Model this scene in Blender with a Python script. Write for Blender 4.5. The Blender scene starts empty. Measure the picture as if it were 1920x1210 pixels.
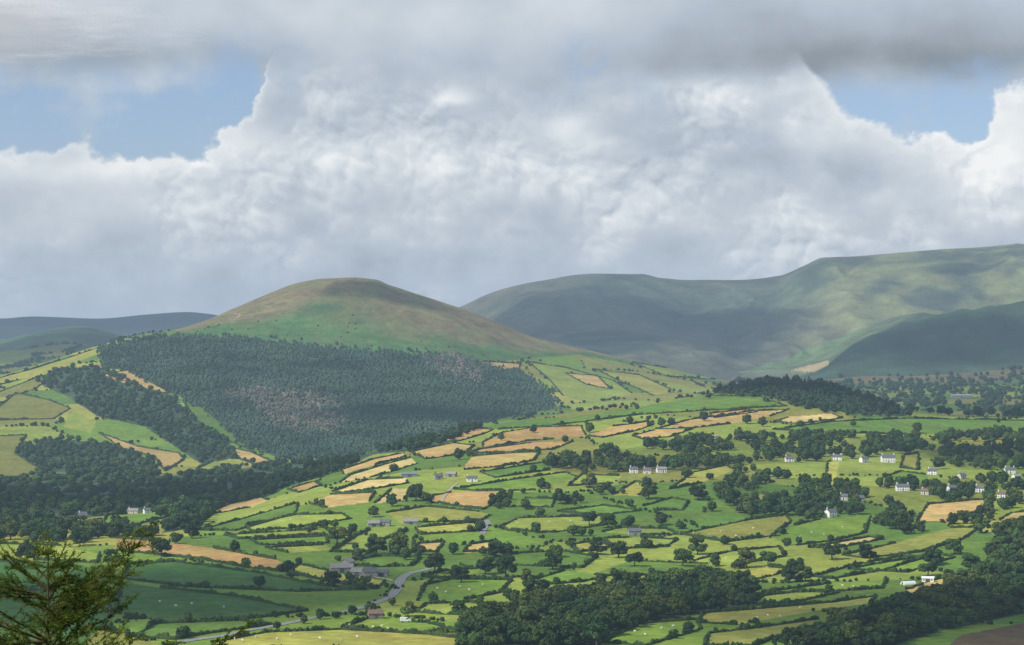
import bpy, bmesh, math, random
import numpy as np
from mathutils import Vector, Matrix
rng = np.random.default_rng(7); random.seed(7)
S = bpy.context.scene; COLL = S.collection
F = 4330.0; CX = 960.0; HY = 700.0          # focal length in photo pixels, principal column, eye level row
SUN = Vector((-0.62, -0.42, 0.74)).normalized()

# ------------------------------------------------------------------ noise
def h2(ix, iy, s):
    n = (ix.astype(np.int64)*374761393 + iy.astype(np.int64)*668265263 + s*144269504) & 0xFFFFFFFF
    n = ((n ^ (n >> 13))*1274126177) & 0xFFFFFFFF
    n = n ^ (n >> 16)
    return (n & 0xFFFFFF)/float(0xFFFFFF)
def vn(x, y, s=0):
    ix = np.floor(x); iy = np.floor(y); fx = x-ix; fy = y-iy
    fx = fx*fx*(3-2*fx); fy = fy*fy*(3-2*fy)
    a = h2(ix, iy, s); b = h2(ix+1, iy, s); c = h2(ix, iy+1, s); d = h2(ix+1, iy+1, s)
    return (a*(1-fx)+b*fx)*(1-fy) + (c*(1-fx)+d*fx)*fy
def fbm(x, y, s=0, o=5, g=.5):
    t = 0; a = 1; n = 0
    for k in range(o):
        t = t + a*vn(x*2**k+k*17.3, y*2**k-k*9.1, s+k); n += a; a *= g
    return t/n
def vor(x, y, cx, cy, s):
    gx = x/cx; gy = y/cy; ix = np.floor(gx); iy = np.floor(gy)
    d1 = np.full(x.shape, 9e9); d2 = np.full(x.shape, 9e9); idn = np.zeros(x.shape)
    for a in (-1, 0, 1):
        for b in (-1, 0, 1):
            jx = ix+a; jy = iy+b
            px = (jx+.15+.7*h2(jx, jy, s))*cx; py = (jy+.15+.7*h2(jx, jy, s+5))*cy
            d = np.hypot(px-x, (py-y)*cx/cy)
            n = d < d1
            d2 = np.where(n, d1, np.minimum(d2, d)); idn = np.where(n, h2(jx, jy, s+9), idn); d1 = np.where(n, d, d1)
    return idn, d2-d1

def pchip_slopes(x, y):
    h = np.diff(x, axis=0); dl = np.diff(y, axis=0)/h
    m = np.zeros_like(y)
    a = dl[:-1]; b = dl[1:]
    ok = (a*b) > 0
    hm = np.where(ok, 2*a*b/np.where(ok, a+b, 1), 0)
    m[1:-1] = hm; m[0] = dl[0]; m[-1] = dl[-1]
    return m
def pchip(x, y, m, q):
    k = np.clip(np.searchsorted(x, q)-1, 0, len(x)-2)
    h = x[k+1]-x[k]; t = np.clip((q-x[k])/h, 0, 1)
    return ((1+2*t)*(1-t)**2*y[k] + t*(1-t)**2*h*m[k] + t*t*(3-2*t)*y[k+1] + t*t*(t-1)*h*m[k+1])

# ------------------------------------------------------------------ terrain heightfield
NC = 1000; U0, U1 = -350.0, 2270.0
U = np.linspace(U0, U1, NC)
D = np.concatenate([np.geomspace(.5, 880, 60), np.geomspace(890, 3100, 470), np.geomspace(3110, 5200, 240)[0:],
                    np.geomspace(5220, 10000, 190), np.geomspace(10100, 45000, 40)])
NR = len(D)
def line(pts):
    p = np.array(pts, float)
    x = p[:, 0]
    Y = pchip(x, p[:, 1], pchip_slopes(x, p[:, 1]), U); Dd = pchip(x, p[:, 2], pchip_slopes(x, p[:, 2]), U)
    return Y, Dd
L = {}
L[1] = line([(-400, 1222, 1000), (2300, 1222, 1000)])
L[2] = line([(-400, 1100, 1290), (900, 1100, 1280), (2300, 1100, 1290)])
L[3] = line([(-400, 1003, 1600), (200, 1003, 1600), (600, 1000, 1560), (2300, 1000, 1560)])
L[4] = line([(-400, 960, 2000), (0, 960, 2000), (200, 957, 1980), (400, 968, 1800), (600, 930, 1820), (800, 905, 1850), (1000, 900, 1850), (2300, 900, 1850)])
L[5] = line([(-400, 930, 2350), (0, 930, 2350), (200, 928, 2350), (400, 957, 1930), (600, 908, 2000), (800, 862, 2100), (1000, 840, 2150), (1200, 825, 2200), (1400, 815, 2250), (1600, 830, 2200), (1800, 840, 2200), (2300, 840, 2200)])
L[6] = line([(-400, 900, 2700), (0, 900, 2700), (200, 897, 2650), (400, 950, 2050), (600, 893, 2140), (800, 830, 2340), (900, 803, 2450), (1000, 786, 2550), (1200, 757, 2700), (1330, 737, 2800), (1400, 717, 2880), (1470, 711, 2900), (1540, 717, 2880), (1600, 734, 2820), (1660, 755, 2740), (1720, 770, 2680), (1800, 778, 2650), (2300, 786, 2650)])
L[7] = line([(-400, 872, 3000), (0, 872, 3000), (200, 869, 3000), (400, 870, 2950), (600, 866, 3000), (800, 846, 3100), (1000, 802, 3300), (1200, 774, 3500), (1400, 752, 3700), (1600, 776, 3400), (1800, 790, 3200), (2300, 792, 3200)])
L[8] = line([(-400, 800, 3450), (0, 792, 3500), (200, 772, 3600), (400, 760, 3650), (600, 750, 3700), (800, 745, 3750), (1000, 747, 3900), (1200, 727, 4200), (1400, 737, 4300), (1600, 747, 4200), (1800, 745, 4000), (2300, 742, 4000)])
L[9] = line([(-400, 770, 3800), (0, 738, 3950), (200, 682, 4150), (400, 627, 4350), (600, 640, 4300), (800, 660, 4260), (1000, 690, 4380), (1200, 697, 4600), (1400, 726, 4700), (1600, 727, 4700), (1800, 724, 4700), (2300, 717, 4700)])
L[10] = line([(-400, 745, 4200), (0, 706, 4300), (60, 690, 4350), (130, 668, 4420), (190, 650, 4500), (260, 630, 4620), (330, 619, 4750), (390, 601, 4850), (440, 581, 4900), (500, 556, 4950), (560, 534, 5000), (610, 525, 5000), (660, 522.5, 5000), (702, 526, 5000), (730, 537, 5000), (770, 549, 5000), (860, 578, 5000), (930, 604, 4980), (1000, 632, 4950), (1100, 656, 4950), (1200, 676, 4950), (1340, 707, 5000), (1400, 716, 5000), (1600, 716, 5000), (1800, 712, 5000), (1920, 707, 5000), (2300, 700, 5000)])
L[11] = line([(-400, 752, 5100), (0, 716, 5100), (200, 690, 5600), (400, 650, 6200), (700, 640, 6400), (900, 660, 6300), (1100, 680, 6000), (1300, 704, 5800), (1400, 712, 5600), (1480, 710, 5600), (1540, 692, 5700), (1600, 652, 5850), (1650, 626, 5950), (1700, 608, 6000), (1800, 591, 6000), (1920, 573, 6000), (2300, 530, 6000)])
L[12] = line([(-400, 660, 8000), (-80, 650, 8000), (0, 640, 8000), (60, 628, 8000), (110, 618, 8000), (160, 614, 8000), (230, 628, 8000), (300, 645, 8000), (400, 655, 8000), (700, 640, 7600), (900, 650, 7200), (1000, 648, 7000), (1100, 644, 7000), (1200, 648, 7000), (1300, 660, 6900), (1400, 685, 6800), (1470, 690, 6700), (1540, 676, 6900), (1600, 650, 7000), (1700, 618, 7200), (1800, 604, 7200), (1920, 590, 7200), (2300, 560, 7200)])
L[13] = line([(-400, 645, 10000), (300, 640, 10000), (700, 620, 9000), (900, 605, 8300), (1000, 585, 8200), (1200, 572, 8200), (1400, 588, 8200), (1500, 585, 8000), (1600, 562, 7900), (1700, 545, 7900), (1800, 532, 7900), (1920, 520, 7900), (2300, 500, 7900)])
L[14] = line([(-400, 598, 12500), (0, 598, 12500), (60, 594, 12500), (180, 598, 12500), (280, 590, 12500), (350, 586, 12500), (395, 590, 12500), (450, 602, 12500), (600, 612, 12000), (780, 600, 10500), (860, 576, 9500), (930, 547, 9300), (1020, 526, 9200), (1110, 513, 9200), (1200, 513, 9200), (1240, 522, 9200), (1310, 527, 9200), (1380, 525, 9200), (1460, 517, 9100), (1505, 500, 9000), (1545, 484.5, 9000), (1600, 482, 9000), (1700, 475, 9000), (1800, 466, 9000), (1920, 460, 9000), (2300, 452, 9000)])
L[15] = line([(-400, 740, 17000), (2300, 740, 17000)])
L[16] = line([(-400, 716, 46000), (2300, 716, 46000)])
Dn = [np.full(NC, v) for v in (.4, 12., 60., 400.)]
Zn = [np.full(NC, v) for v in (-1.7, -8.5, -31., -68.)]
for k in range(1, 17):
    Y, Dd = L[k]
    Dd = np.maximum(Dd, Dn[-1]+25)
    Dn.append(Dd); Zn.append(-(Y-HY)/F*Dd)
Dn = np.array(Dn); Zn = np.array(Zn); Mn = pchip_slopes(Dn, Zn)
Z = np.zeros((NR, NC))
for c in range(NC):
    Z[:, c] = pchip(Dn[:, c], Zn[:, c], Mn[:, c], D)
X = D[:, None]*(U[None, :]-CX)/F; YY = np.repeat(D[:, None], NC, 1)
def ss(a, b, x):
    t = np.clip((x-a)/(b-a), 0, 1); return t*t*(3-2*t)
far = ss(3000, 4200, YY); vfar = ss(5150, 6100, YY); nearw = ss(700, 1100, YY)
Z += nearw*(1-far)*(fbm(X/170, YY/170, 3, 4)-.5)*7
Z += far*(1-vfar)*((fbm(X/420, YY/420, 13, 5)-.5)*16 + (fbm(X/60, YY/60, 14, 3)-.5)*3)
wpx = X+(fbm(X/600, YY/600, 40, 3)-.5)*500
rid = 1-np.abs(2*fbm(wpx/520, YY/2400, 23, 4)-1)
rid2 = 1-np.abs(2*fbm(wpx/190, YY/1100, 29, 3)-1)
crestfade = (1-.9*ss(8300, 8950, YY))*(1-.75*np.exp(-((YY-L[11][1][None, :])/130)**2))
crestfade = crestfade*(.15+.85*ss(420, 800, U)[None, :])
Z += vfar*((rid-.75)*92 + (rid2-.75)*40 + (fbm(X/350, YY/350, 33, 5)-.5)*24)*crestfade
P = HY - F*Z/D[:, None]

DU = (U1-U0)/(NC-1)
LD = np.log(D)
def zat(x, y):
    u = (CX+F*x/y-U0)/DU
    c = int(min(max(u, 0), NC-2)); fu = min(max(u-c, 0), 1)
    r = int(np.searchsorted(D, y))-1; r = min(max(r, 0), NR-2); fr = (y-D[r])/(D[r+1]-D[r])
    return float((Z[r, c]*(1-fu)+Z[r, c+1]*fu)*(1-fr)+(Z[r+1, c]*(1-fu)+Z[r+1, c+1]*fu)*fr)
R0 = int(np.searchsorted(D, 930))
def hit(px, py, rmin=R0):
    u = (px-U0)/DU; c = int(min(max(u, 0), NC-2)); fu = u-c
    col = P[rmin:, c]*(1-fu)+P[rmin:, c+1]*fu
    w = np.nonzero(col <= py)[0]
    if len(w) == 0: return None
    i = w[0]
    if i == 0: d = D[rmin]
    else:
        a, b = col[i-1], col[i]; t = (a-py)/(a-b) if a != b else 0
        d = D[rmin+i-1]+(D[rmin+i]-D[rmin+i-1])*t
    x = d*(px-CX)/F
    return Vector((x, d, zat(x, d)))
def topix(v): return (CX+F*v[0]/v[1], HY-F*v[2]/v[1])
def inpoly(x, y, poly):
    c = np.zeros(np.shape(x), bool); n = len(poly); j = n-1
    for i in range(n):
        xi, yi = poly[i]; xj, yj = poly[j]
        if yi != yj:
            c ^= ((yi > y) != (yj > y)) & (x < (xj-xi)*(y-yi)/(yj-yi)+xi)
        j = i
    return c

# ------------------------------------------------------------------ object helpers
def mesh_np(name, V, Q):
    me = bpy.data.meshes.new(name); Q = np.asarray(Q, np.int32); V = np.asarray(V, np.float32)
    n = Q.shape[1]
    me.vertices.add(len(V)); me.vertices.foreach_set('co', V.ravel())
    me.loops.add(Q.size); me.loops.foreach_set('vertex_index', Q.ravel())
    me.polygons.add(len(Q)); me.polygons.foreach_set('loop_start', np.arange(len(Q), dtype=np.int32)*n)
    me.update(calc_edges=True)
    return me
def link(name, me, mat=None, parent=None, smooth=False):
    o = bpy.data.objects.new(name, me); COLL.objects.link(o)
    if mat is not None and len(me.materials) == 0: me.materials.append(mat)
    if parent is not None: o.parent = parent
    me.polygons.foreach_set('use_smooth', np.full(len(me.polygons), smooth))
    return o
def fin(name, bm, mat, parent=None, smooth=False):
    bmesh.ops.recalc_face_normals(bm, faces=bm.faces)
    me = bpy.data.meshes.new(name); bm.to_mesh(me); bm.free()
    return link(name, me, mat, parent, smooth)
def empty(name, loc, rz=0, sc=(1, 1, 1)):
    o = bpy.data.objects.new(name, None); COLL.objects.link(o)
    o.location = loc; o.rotation_euler = (0, 0, rz); o.scale = sc; o.empty_display_size = .2
    return o
def tag(o, label=None, cat=None, group=None, kind=None):
    if label: o['label'] = label
    if cat: o['category'] = cat
    if group: o['group'] = group
    if kind: o['kind'] = kind
    return o
def dup(root, loc, rz, sc=None):
    r = root.copy(); COLL.objects.link(r); r.location = loc; r.rotation_euler = (0, 0, rz)
    if sc is not None: r.scale = sc
    for ch in list(root.children):
        c = ch.copy(); COLL.objects.link(c); c.parent = r
        for g in list(ch.children):
            d = g.copy(); COLL.objects.link(d); d.parent = c
    return r

# ------------------------------------------------------------------ materials
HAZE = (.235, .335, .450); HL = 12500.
def haze(m, shader):  # distance haze painted in as emission, stronger away from the origin
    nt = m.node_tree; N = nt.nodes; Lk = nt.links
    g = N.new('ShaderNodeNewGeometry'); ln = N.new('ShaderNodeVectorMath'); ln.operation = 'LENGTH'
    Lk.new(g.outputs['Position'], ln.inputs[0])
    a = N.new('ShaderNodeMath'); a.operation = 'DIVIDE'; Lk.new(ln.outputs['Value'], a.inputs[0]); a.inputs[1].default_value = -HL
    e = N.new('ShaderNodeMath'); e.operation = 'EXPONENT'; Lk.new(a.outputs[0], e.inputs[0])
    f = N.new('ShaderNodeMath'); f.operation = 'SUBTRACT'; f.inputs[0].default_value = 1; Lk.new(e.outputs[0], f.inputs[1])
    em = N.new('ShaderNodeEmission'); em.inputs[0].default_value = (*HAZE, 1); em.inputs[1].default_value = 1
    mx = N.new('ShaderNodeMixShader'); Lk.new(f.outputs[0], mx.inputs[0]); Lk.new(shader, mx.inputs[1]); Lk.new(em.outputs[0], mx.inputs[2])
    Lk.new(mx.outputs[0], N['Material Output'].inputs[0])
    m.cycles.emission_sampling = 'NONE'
def pos_noise(nt, scale, detail=4, rough=.55, sx=1, sy=1, sz=1):
    g = nt.nodes.new('ShaderNodeNewGeometry'); mp = nt.nodes.new('ShaderNodeMapping'); mp.inputs['Scale'].default_value = (sx, sy, sz)
    nt.links.new(g.outputs['Position'], mp.inputs['Vector'])
    n = nt.nodes.new('ShaderNodeTexNoise'); n.inputs['Scale'].default_value = scale; n.inputs['Detail'].default_value = detail; n.inputs['Roughness'].default_value = rough
    nt.links.new(mp.outputs[0], n.inputs['Vector'])
    return n.outputs[0]
def mapr(nt, s, a, b, c, d):
    n = nt.nodes.new('ShaderNodeMapRange'); nt.links.new(s, n.inputs[0])
    for i, v in enumerate((a, b, c, d)): n.inputs[i+1].default_value = v
    return n.outputs[0]
def mulcol(nt, col, fac):
    v = nt.nodes.new('ShaderNodeVectorMath'); v.operation = 'SCALE'
    nt.links.new(col, v.inputs[0]); nt.links.new(fac, v.inputs['Scale'])
    return v.outputs[0]
def newmat(name):
    m = bpy.data.materials.new(name); m.use_nodes = True
    b = m.node_tree.nodes['Principled BSDF']; b.inputs['Specular IOR Level'].default_value = .15; b.inputs['Roughness'].default_value = .9
    return m, m.node_tree, b
def mk(name, col, rough=.8, amp=.25, scale=.6, hz=True, metal=0, spec=.2):
    m, nt, b = newmat(name)
    rgb = nt.nodes.new('ShaderNodeRGB'); rgb.outputs[0].default_value = (*col, 1)
    f = mapr(nt, pos_noise(nt, scale, 3), .3, .7, 1-amp, 1+amp)
    nt.links.new(mulcol(nt, rgb.outputs[0], f), b.inputs['Base Color'])
    b.inputs['Roughness'].default_value = rough; b.inputs['Metallic'].default_value = metal; b.inputs['Specular IOR Level'].default_value = spec
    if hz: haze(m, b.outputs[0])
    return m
# land: colour per face, broken by grass texture at several sizes
mland, nt, b = newmat('land')
at = nt.nodes.new('ShaderNodeAttribute'); at.attribute_name = 'Col'
f1 = mapr(nt, pos_noise(nt, .012, 3, .6), .3, .7, .82, 1.18)
f2 = mapr(nt, pos_noise(nt, .16, 4, .7), .3, .7, .72, 1.28)
c1 = mulcol(nt, mulcol(nt, at.outputs['Color'], f1), f2)
hs = nt.nodes.new('ShaderNodeHueSaturation'); nt.links.new(c1, hs.inputs['Color'])
nt.links.new(mapr(nt, pos_noise(nt, .02, 1, .6), .3, .7, .485, .515), hs.inputs['Hue'])
nt.links.new(hs.outputs[0], b.inputs['Base Color']); b.inputs['Specular IOR Level'].default_value = .05
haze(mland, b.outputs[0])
def foliage(name, col, amp=.4, sc=.07):
    m, nt, b = newmat(name)
    rgb = nt.nodes.new('ShaderNodeRGB'); rgb.outputs[0].default_value = (*col, 1)
    f = mapr(nt, pos_noise(nt, sc, 2, .55), .3, .7, 1-amp, 1+amp)
    f2 = mapr(nt, pos_noise(nt, .9, 1, .6), .3, .7, .7, 1.3)
    c = mulcol(nt, mulcol(nt, rgb.outputs[0], f), f2)
    hs = nt.nodes.new('ShaderNodeHueSaturation'); nt.links.new(c, hs.inputs['Color'])
    nt.links.new(mapr(nt, pos_noise(nt, sc*.8, 0, .5), .3, .7, .475, .52), hs.inputs['Hue'])
    nt.links.new(hs.outputs[0], b.inputs['Base Color']); b.inputs['Specular IOR Level'].default_value = .1
    tr = nt.nodes.new('ShaderNodeBsdfTranslucent'); nt.links.new(hs.outputs[0], tr.inputs[0])
    mx = nt.nodes.new('ShaderNodeMixShader'); mx.inputs[0].default_value = .18
    nt.links.new(b.outputs[0], mx.inputs[1]); nt.links.new(tr.outputs[0], mx.inputs[2])
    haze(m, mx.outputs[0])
    return m
MF = [foliage('leaves_dark', (.036, .068, .024)), foliage('leaves_mid', (.054, .094, .026)), foliage('leaves_olive', (.082, .118, .028))]
MCON = foliage('conifer_needles', (.066, .116, .072), .38, .011)
MKNOLL = foliage('dark_conifer_needles', (.042, .070, .034), .4, .02)
MDEAD = foliage('bare_larch', (.185, .180, .135), .3, .05)
MHEDGE = foliage('hedge_leaves', (.042, .074, .023), .35, .05)
MBARK = mk('bark', (.09, .07, .05), .9, .3, 2)
MWHITE = mk('white_render', (.80, .79, .75), .7, .06, .5)
MCREAM = mk('cream_render', (.58, .53, .44), .7, .08, .5)
MSTONE = mk('grey_stone', (.27, .25, .22), .9, .3, 1.4)
MBRICK = mk('brown_brick', (.22, .155, .12), .9, .2, 2)
MSLATE = mk('slate_roof', (.12, .13, .15), .6, .25, .9)
MGREYR = mk('weathered_roof', (.25, .25, .24), .7, .2, .8)
MMETAL = mk('metal_sheet', (.17, .20, .25), .5, .12, .5)
MTILE = mk('clay_tile', (.17, .12, .095), .8, .25, 1)
MGLASS = mk('dark_glass', (.03, .035, .04), .15, .1, .5, spec=.5)
MFRAME = mk('painted_frame', (.70, .70, .68), .6, .05, 1)
MDOOR = mk('painted_door', (.06, .10, .09), .6, .1, 1)
MROAD = mk('asphalt', (.23, .23, .23), .9, .15, .5)
MPAINT = mk('road_paint', (.7, .7, .68), .8, .1, .5)
MTRACK = mk('pale_track', (.36, .31, .22), .95, .2, .3)
MWOOL = mk('sheep_wool', (.75, .70, .60), .95, .1, 3)
MRUBBER = mk('tyre_rubber', (.02, .02, .02), .8, .1, 3)
MVAN = mk('white_car_paint', (.78, .80, .82), .35, .03, 1, spec=.5)
MPLAST = mk('polythene', (.72, .74, .74), .4, .08, .4, spec=.4)

# ------------------------------------------------------------------ fields (outlines taken off the photograph, laid on the terrain)
COL = dict(bright=(.155, .250, .036), green=(.112, .198, .034), deep=(.060, .135, .030), light=(.245, .305, .055), yg=(.33, .33, .068),
           olive=(.22, .23, .050), tan=(.47, .345, .125), pale=(.54, .43, .175), orange=(.40, .265, .098), brown=(.15, .11, .055))
FIELDS = [
 ('orange', [(818,818),(900,804),(925,806),(905,815),(860,828),(815,830)]),
 ('orange', [(905,830),(940,812),(1000,802),(1090,799),(1098,817),(1040,824),(985,828),(905,841)]),
 ('orange', [(1098,818),(1150,800),(1215,791),(1225,797),(1190,809),(1130,821)]),
 ('tan', [(1230,805),(1290,788),(1405,772),(1480,768),(1440,782),(1370,795),(1300,803)]),
 ('orange', [(1330,776),(1400,768),(1420,773),(1340,784)]),
 ('pale', [(1450,792),(1480,782),(1560,776),(1580,784),(1500,795)]),
 ('tan', [(1185,818),(1230,806),(1300,804),(1255,820),(1205,824)]),
 ('orange', [(870,852),(900,843),(1000,830),(1075,828),(1035,844),(960,848)]),
 ('tan', [(770,848),(850,831),(890,836),(865,852),(800,862)]),
 ('tan', [(640,882),(700,862),(756,850),(762,857),(700,873),(645,889)]),
 ('pale', [(638,905),(655,892),(720,872),(772,858),(782,870),(725,888),(690,896)]),
 ('tan', [(865,882),(885,856),(960,850),(1012,848),(1000,864),(940,875)]),
 ('pale', [(625,922),(690,900),(760,897),(765,907),(705,917),(640,926)]),
 ('tan', [(578,944),(620,928),(703,924),(690,942),(612,953)]),
 ('pale', [(703,944),(735,917),(768,917),(758,938)]),
 ('orange', [(540,918),(590,903),(602,911),(562,924)]),
 ('tan', [(378,968),(430,946),(490,932),(503,938),(470,952)]),
 ('orange', [(805,942),(812,930),(850,923),(925,923),(945,934),(905,956),(860,950)]),
 ('bright', [(850,918),(960,900),(1060,886),(1082,895),(1005,920),(900,921)]),
 ('green', [(900,886),(1040,864),(1060,870),(1030,882),(930,896)]),
 ('olive', [(725,962),(800,950),(900,960),(922,966),(900,977),(750,981)]),
 ('green', [(372,995),(460,972),(560,943),(552,965),(440,996)]),
 ('light', [(460,986),(555,966),(640,964),(660,973),(560,990),(470,997)]),
 ('light', [(420,1004),(600,993),(612,1003),(450,1011)]),
 ('bright', [(470,1013),(612,1006),(614,1019),(490,1023)]),
 ('light', [(498,1028),(610,1022),(625,1031),(540,1037)]),
 ('light', [(620,1036),(660,1010),(700,990),(760,986),(762,996),(720,1012),(690,1036)]),
 ('yg', [(775,990),(900,979),(902,996),(790,1003)]),
 ('tan', [(775,1033),(785,1020),(832,1017),(818,1036)]),
 ('tan', [(868,1036),(880,1022),(930,1014),(914,1034)]),
 ('light', [(940,988),(970,972),(1130,968),(1138,984),(1040,999),(955,996)]),
 ('green', [(945,1040),(1050,1033),(1120,1045),(1090,1066),(960,1060)]),
 ('yg', [(1065,1022),(1130,1014),(1142,1028),(1085,1036)]),
 ('olive', [(1275,1002),(1400,976),(1474,966),(1484,978),(1445,1006),(1360,1017)]),
 ('bright', [(1452,1012),(1490,986),(1540,973),(1632,968),(1622,1000),(1570,1013),(1490,1024)]),
 ('pale', [(1515,1028),(1630,1007),(1655,1012),(1570,1028)]),
 ('olive', [(1580,1042),(1680,1018),(1780,990),(1835,990),(1805,1012),(1725,1036),(1625,1047)]),
 ('tan', [(1718,978),(1740,946),(1865,935),(1852,956),(1775,976)]),
 ('tan', [(1875,975),(1895,962),(1925,960),(1960,970),(1900,980)]),
 ('bright', [(1650,898),(1690,884),(1742,892),(1735,906),(1670,907)]),
 ('yg', [(1255,918),(1300,886),(1362,873),(1375,881),(1315,906)]),
 ('green', [(1205,950),(1260,934),(1292,940),(1280,957),(1220,958)]),
 ('green', [(1045,960),(1130,948),(1205,958),(1125,967)]),
 ('light', [(1065,912),(1090,890),(1165,893),(1150,907)]),
 ('yg', [(1150,928),(1190,904),(1230,908),(1195,930)]),
 ('light', [(1300,1052),(1370,1034),(1462,1026),(1472,1044),(1400,1056),(1330,1058)]),
 ('green', [(1110,1078),(1180,1052),(1330,1058),(1300,1070),(1200,1080)]),
 ('yg', [(1085,1102),(1180,1090),(1320,1074),(1335,1083),(1205,1098)]),
 ('bright', [(985,1092),(1060,1070),(1150,1078),(1090,1092),(1020,1097)]),
 ('bright', [(782,1127),(795,1098),(845,1087),(960,1088),(935,1112),(870,1126)]),
 ('light', [(775,1148),(800,1133),(880,1130),(968,1140),(920,1156),(820,1152)]),
 ('bright', [(640,1178),(690,1160),(730,1166),(800,1168),(865,1186),(780,1188)]),
 ('yg', [(400,1205),(500,1186),(640,1181),(800,1190),(866,1198),(875,1222),(390,1222)]),
 ('deep', [(232,1086),(238,1058),(330,1054),(480,1074),(600,1098),(690,1106),(560,1110),(350,1101)]),
 ('deep', [(215,1150),(225,1092),(300,1102),(450,1120),(575,1146),(480,1160),(330,1168)]),
 ('green', [(250,1195),(290,1170),(450,1164),(510,1172),(380,1190),(330,1200)]),
 ('orange', [(215,1032),(218,1010),(290,1014),(400,1028),(520,1050),(550,1074),(470,1066),(380,1050)]),
 ('light', [(-60,1040),(0,1020),(120,1024),(188,1040),(182,1056),(60,1050)]),
 ('deep', [(-60,1100),(-30,1052),(60,1056),(190,1064),(228,1094),(100,1104)]),
 ('deep', [(-60,1215),(-40,1108),(100,1108),(205,1110),(205,1160),(150,1215)]),
 ('yg', [(540,1074),(560,1058),(640,1076),(722,1090),(705,1105),(620,1092)]),
 ('bright', [(190,985),(200,967),(290,960),(318,968),(250,986)]),
 ('light', [(1412,1134),(1430,1118),(1500,1110),(1575,1112),(1480,1132)]),
 ('bright', [(1430,1112),(1560,1094),(1662,1086),(1655,1104),(1560,1110)]),
 ('yg', [(1308,1168),(1320,1150),(1400,1144),(1560,1130),(1645,1118),(1630,1131),(1500,1150),(1380,1172)]),
 ('bright', [(1130,1205),(1200,1170),(1305,1162),(1315,1180),(1210,1212)]),
 ('olive', [(1320,1212),(1330,1188),(1420,1178),(1540,1160),(1500,1182),(1410,1212)]),
 ('tan', [(1692,1116),(1700,1106),(1760,1086),(1855,1070),(1835,1086),(1755,1110)]),
 ('green', [(1525,1082),(1600,1060),(1692,1043),(1728,1048),(1655,1070),(1560,1086)]),
 ('yg', [(1370,1078),(1440,1064),(1490,1068),(1425,1086)]),
 ('brown', [(1765,1222),(1800,1192),(1980,1156),(1980,1222)]),
 ('green', [(1450,806),(1560,791),(1700,785),(1960,790),(1960,806),(1720,815),(1560,812)]),
 ('green', [(930,806),(1050,786),(1200,762),(1330,742),(1425,744),(1475,762),(1330,770),(1200,778),(1050,797)]),
 ('yg', [(1545,908),(1552,866),(1575,864),(1566,906)]),
 ('olive', [(1688,878),(1695,854),(1722,850),(1722,882)]),
 ('green', [(640,1058),(700,1042),(790,1046),(770,1062),(700,1064)]),
 ('bright', [(790,1082),(830,1072),(900,1066),(890,1082),(830,1086)]),
 ('green', [(860,1058),(935,1048),(940,1062),(880,1066)]),
 ('light', [(1130,1010),(1190,1008),(1270,1012),(1250,1026),(1160,1030)]),
 ('olive', [(1380,936),(1430,926),(1470,938),(1440,952),(1390,954)]),
 ('bright', [(955,950),(985,934),(1040,936),(1035,952)]),
 ('light', [(1130,998),(1160,990),(1250,992),(1270,1002),(1200,1004)]),
 ('green', [(660,1050),(690,1040),(720,1022),(775,1012),(775,1036)]),
 ('bright', [(1590,1068),(1640,1058),(1760,1040),(1790,1046),(1700,1074)]),
]
HILLF = [
 ('olive', [(-60,820),(0,818),(50,816),(28,850),(62,872),(96,885),(80,902),(-60,906)]),
 ('olive', [(-60,790),(0,762),(30,737),(90,750),(132,766),(100,786)]),
 ('olive', [(-60,745),(0,735),(70,708),(104,699),(64,732),(12,744)]),
 ('yg', [(-60,728),(0,709),(60,693),(130,671),(184,652),(182,664),(120,690),(40,712),(0,722)]),
 ('tan', [(188,704),(240,694),(322,738),(300,738),(200,713)]),
 ('green', [(343,752),(380,765),(470,838),(478,848),(430,828),(370,792)]),
 ('tan', [(186,812),(260,838),(335,850),(345,862),(310,884),(290,858),(230,842)]),
 ('tan', [(425,838),(470,848),(515,868),(480,872),(450,862)]),
 ('light', [(368,880),(400,865),(455,870),(440,886),(385,888)]),
 ('light', [(990,679),(1060,690),(1150,714),(1185,738),(1110,757),(1055,742),(1030,712)]),
 ('tan', [(905,678),(975,682),(972,698),(932,693)]),
 ('yg', [(1120,694),(1200,704),(1265,734),(1225,742),(1155,712)]),
 ('light', [(1185,680),(1300,698),(1342,712),(1250,706)]),
 ('tan', [(1060,700),(1120,705),(1145,730),(1100,722)]),
 ('light', [(130,770),(180,790),(170,812),(120,800)]),
 ('light', [(0,660),(60,655),(58,668),(15,690),(-40,690)]),
]
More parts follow.
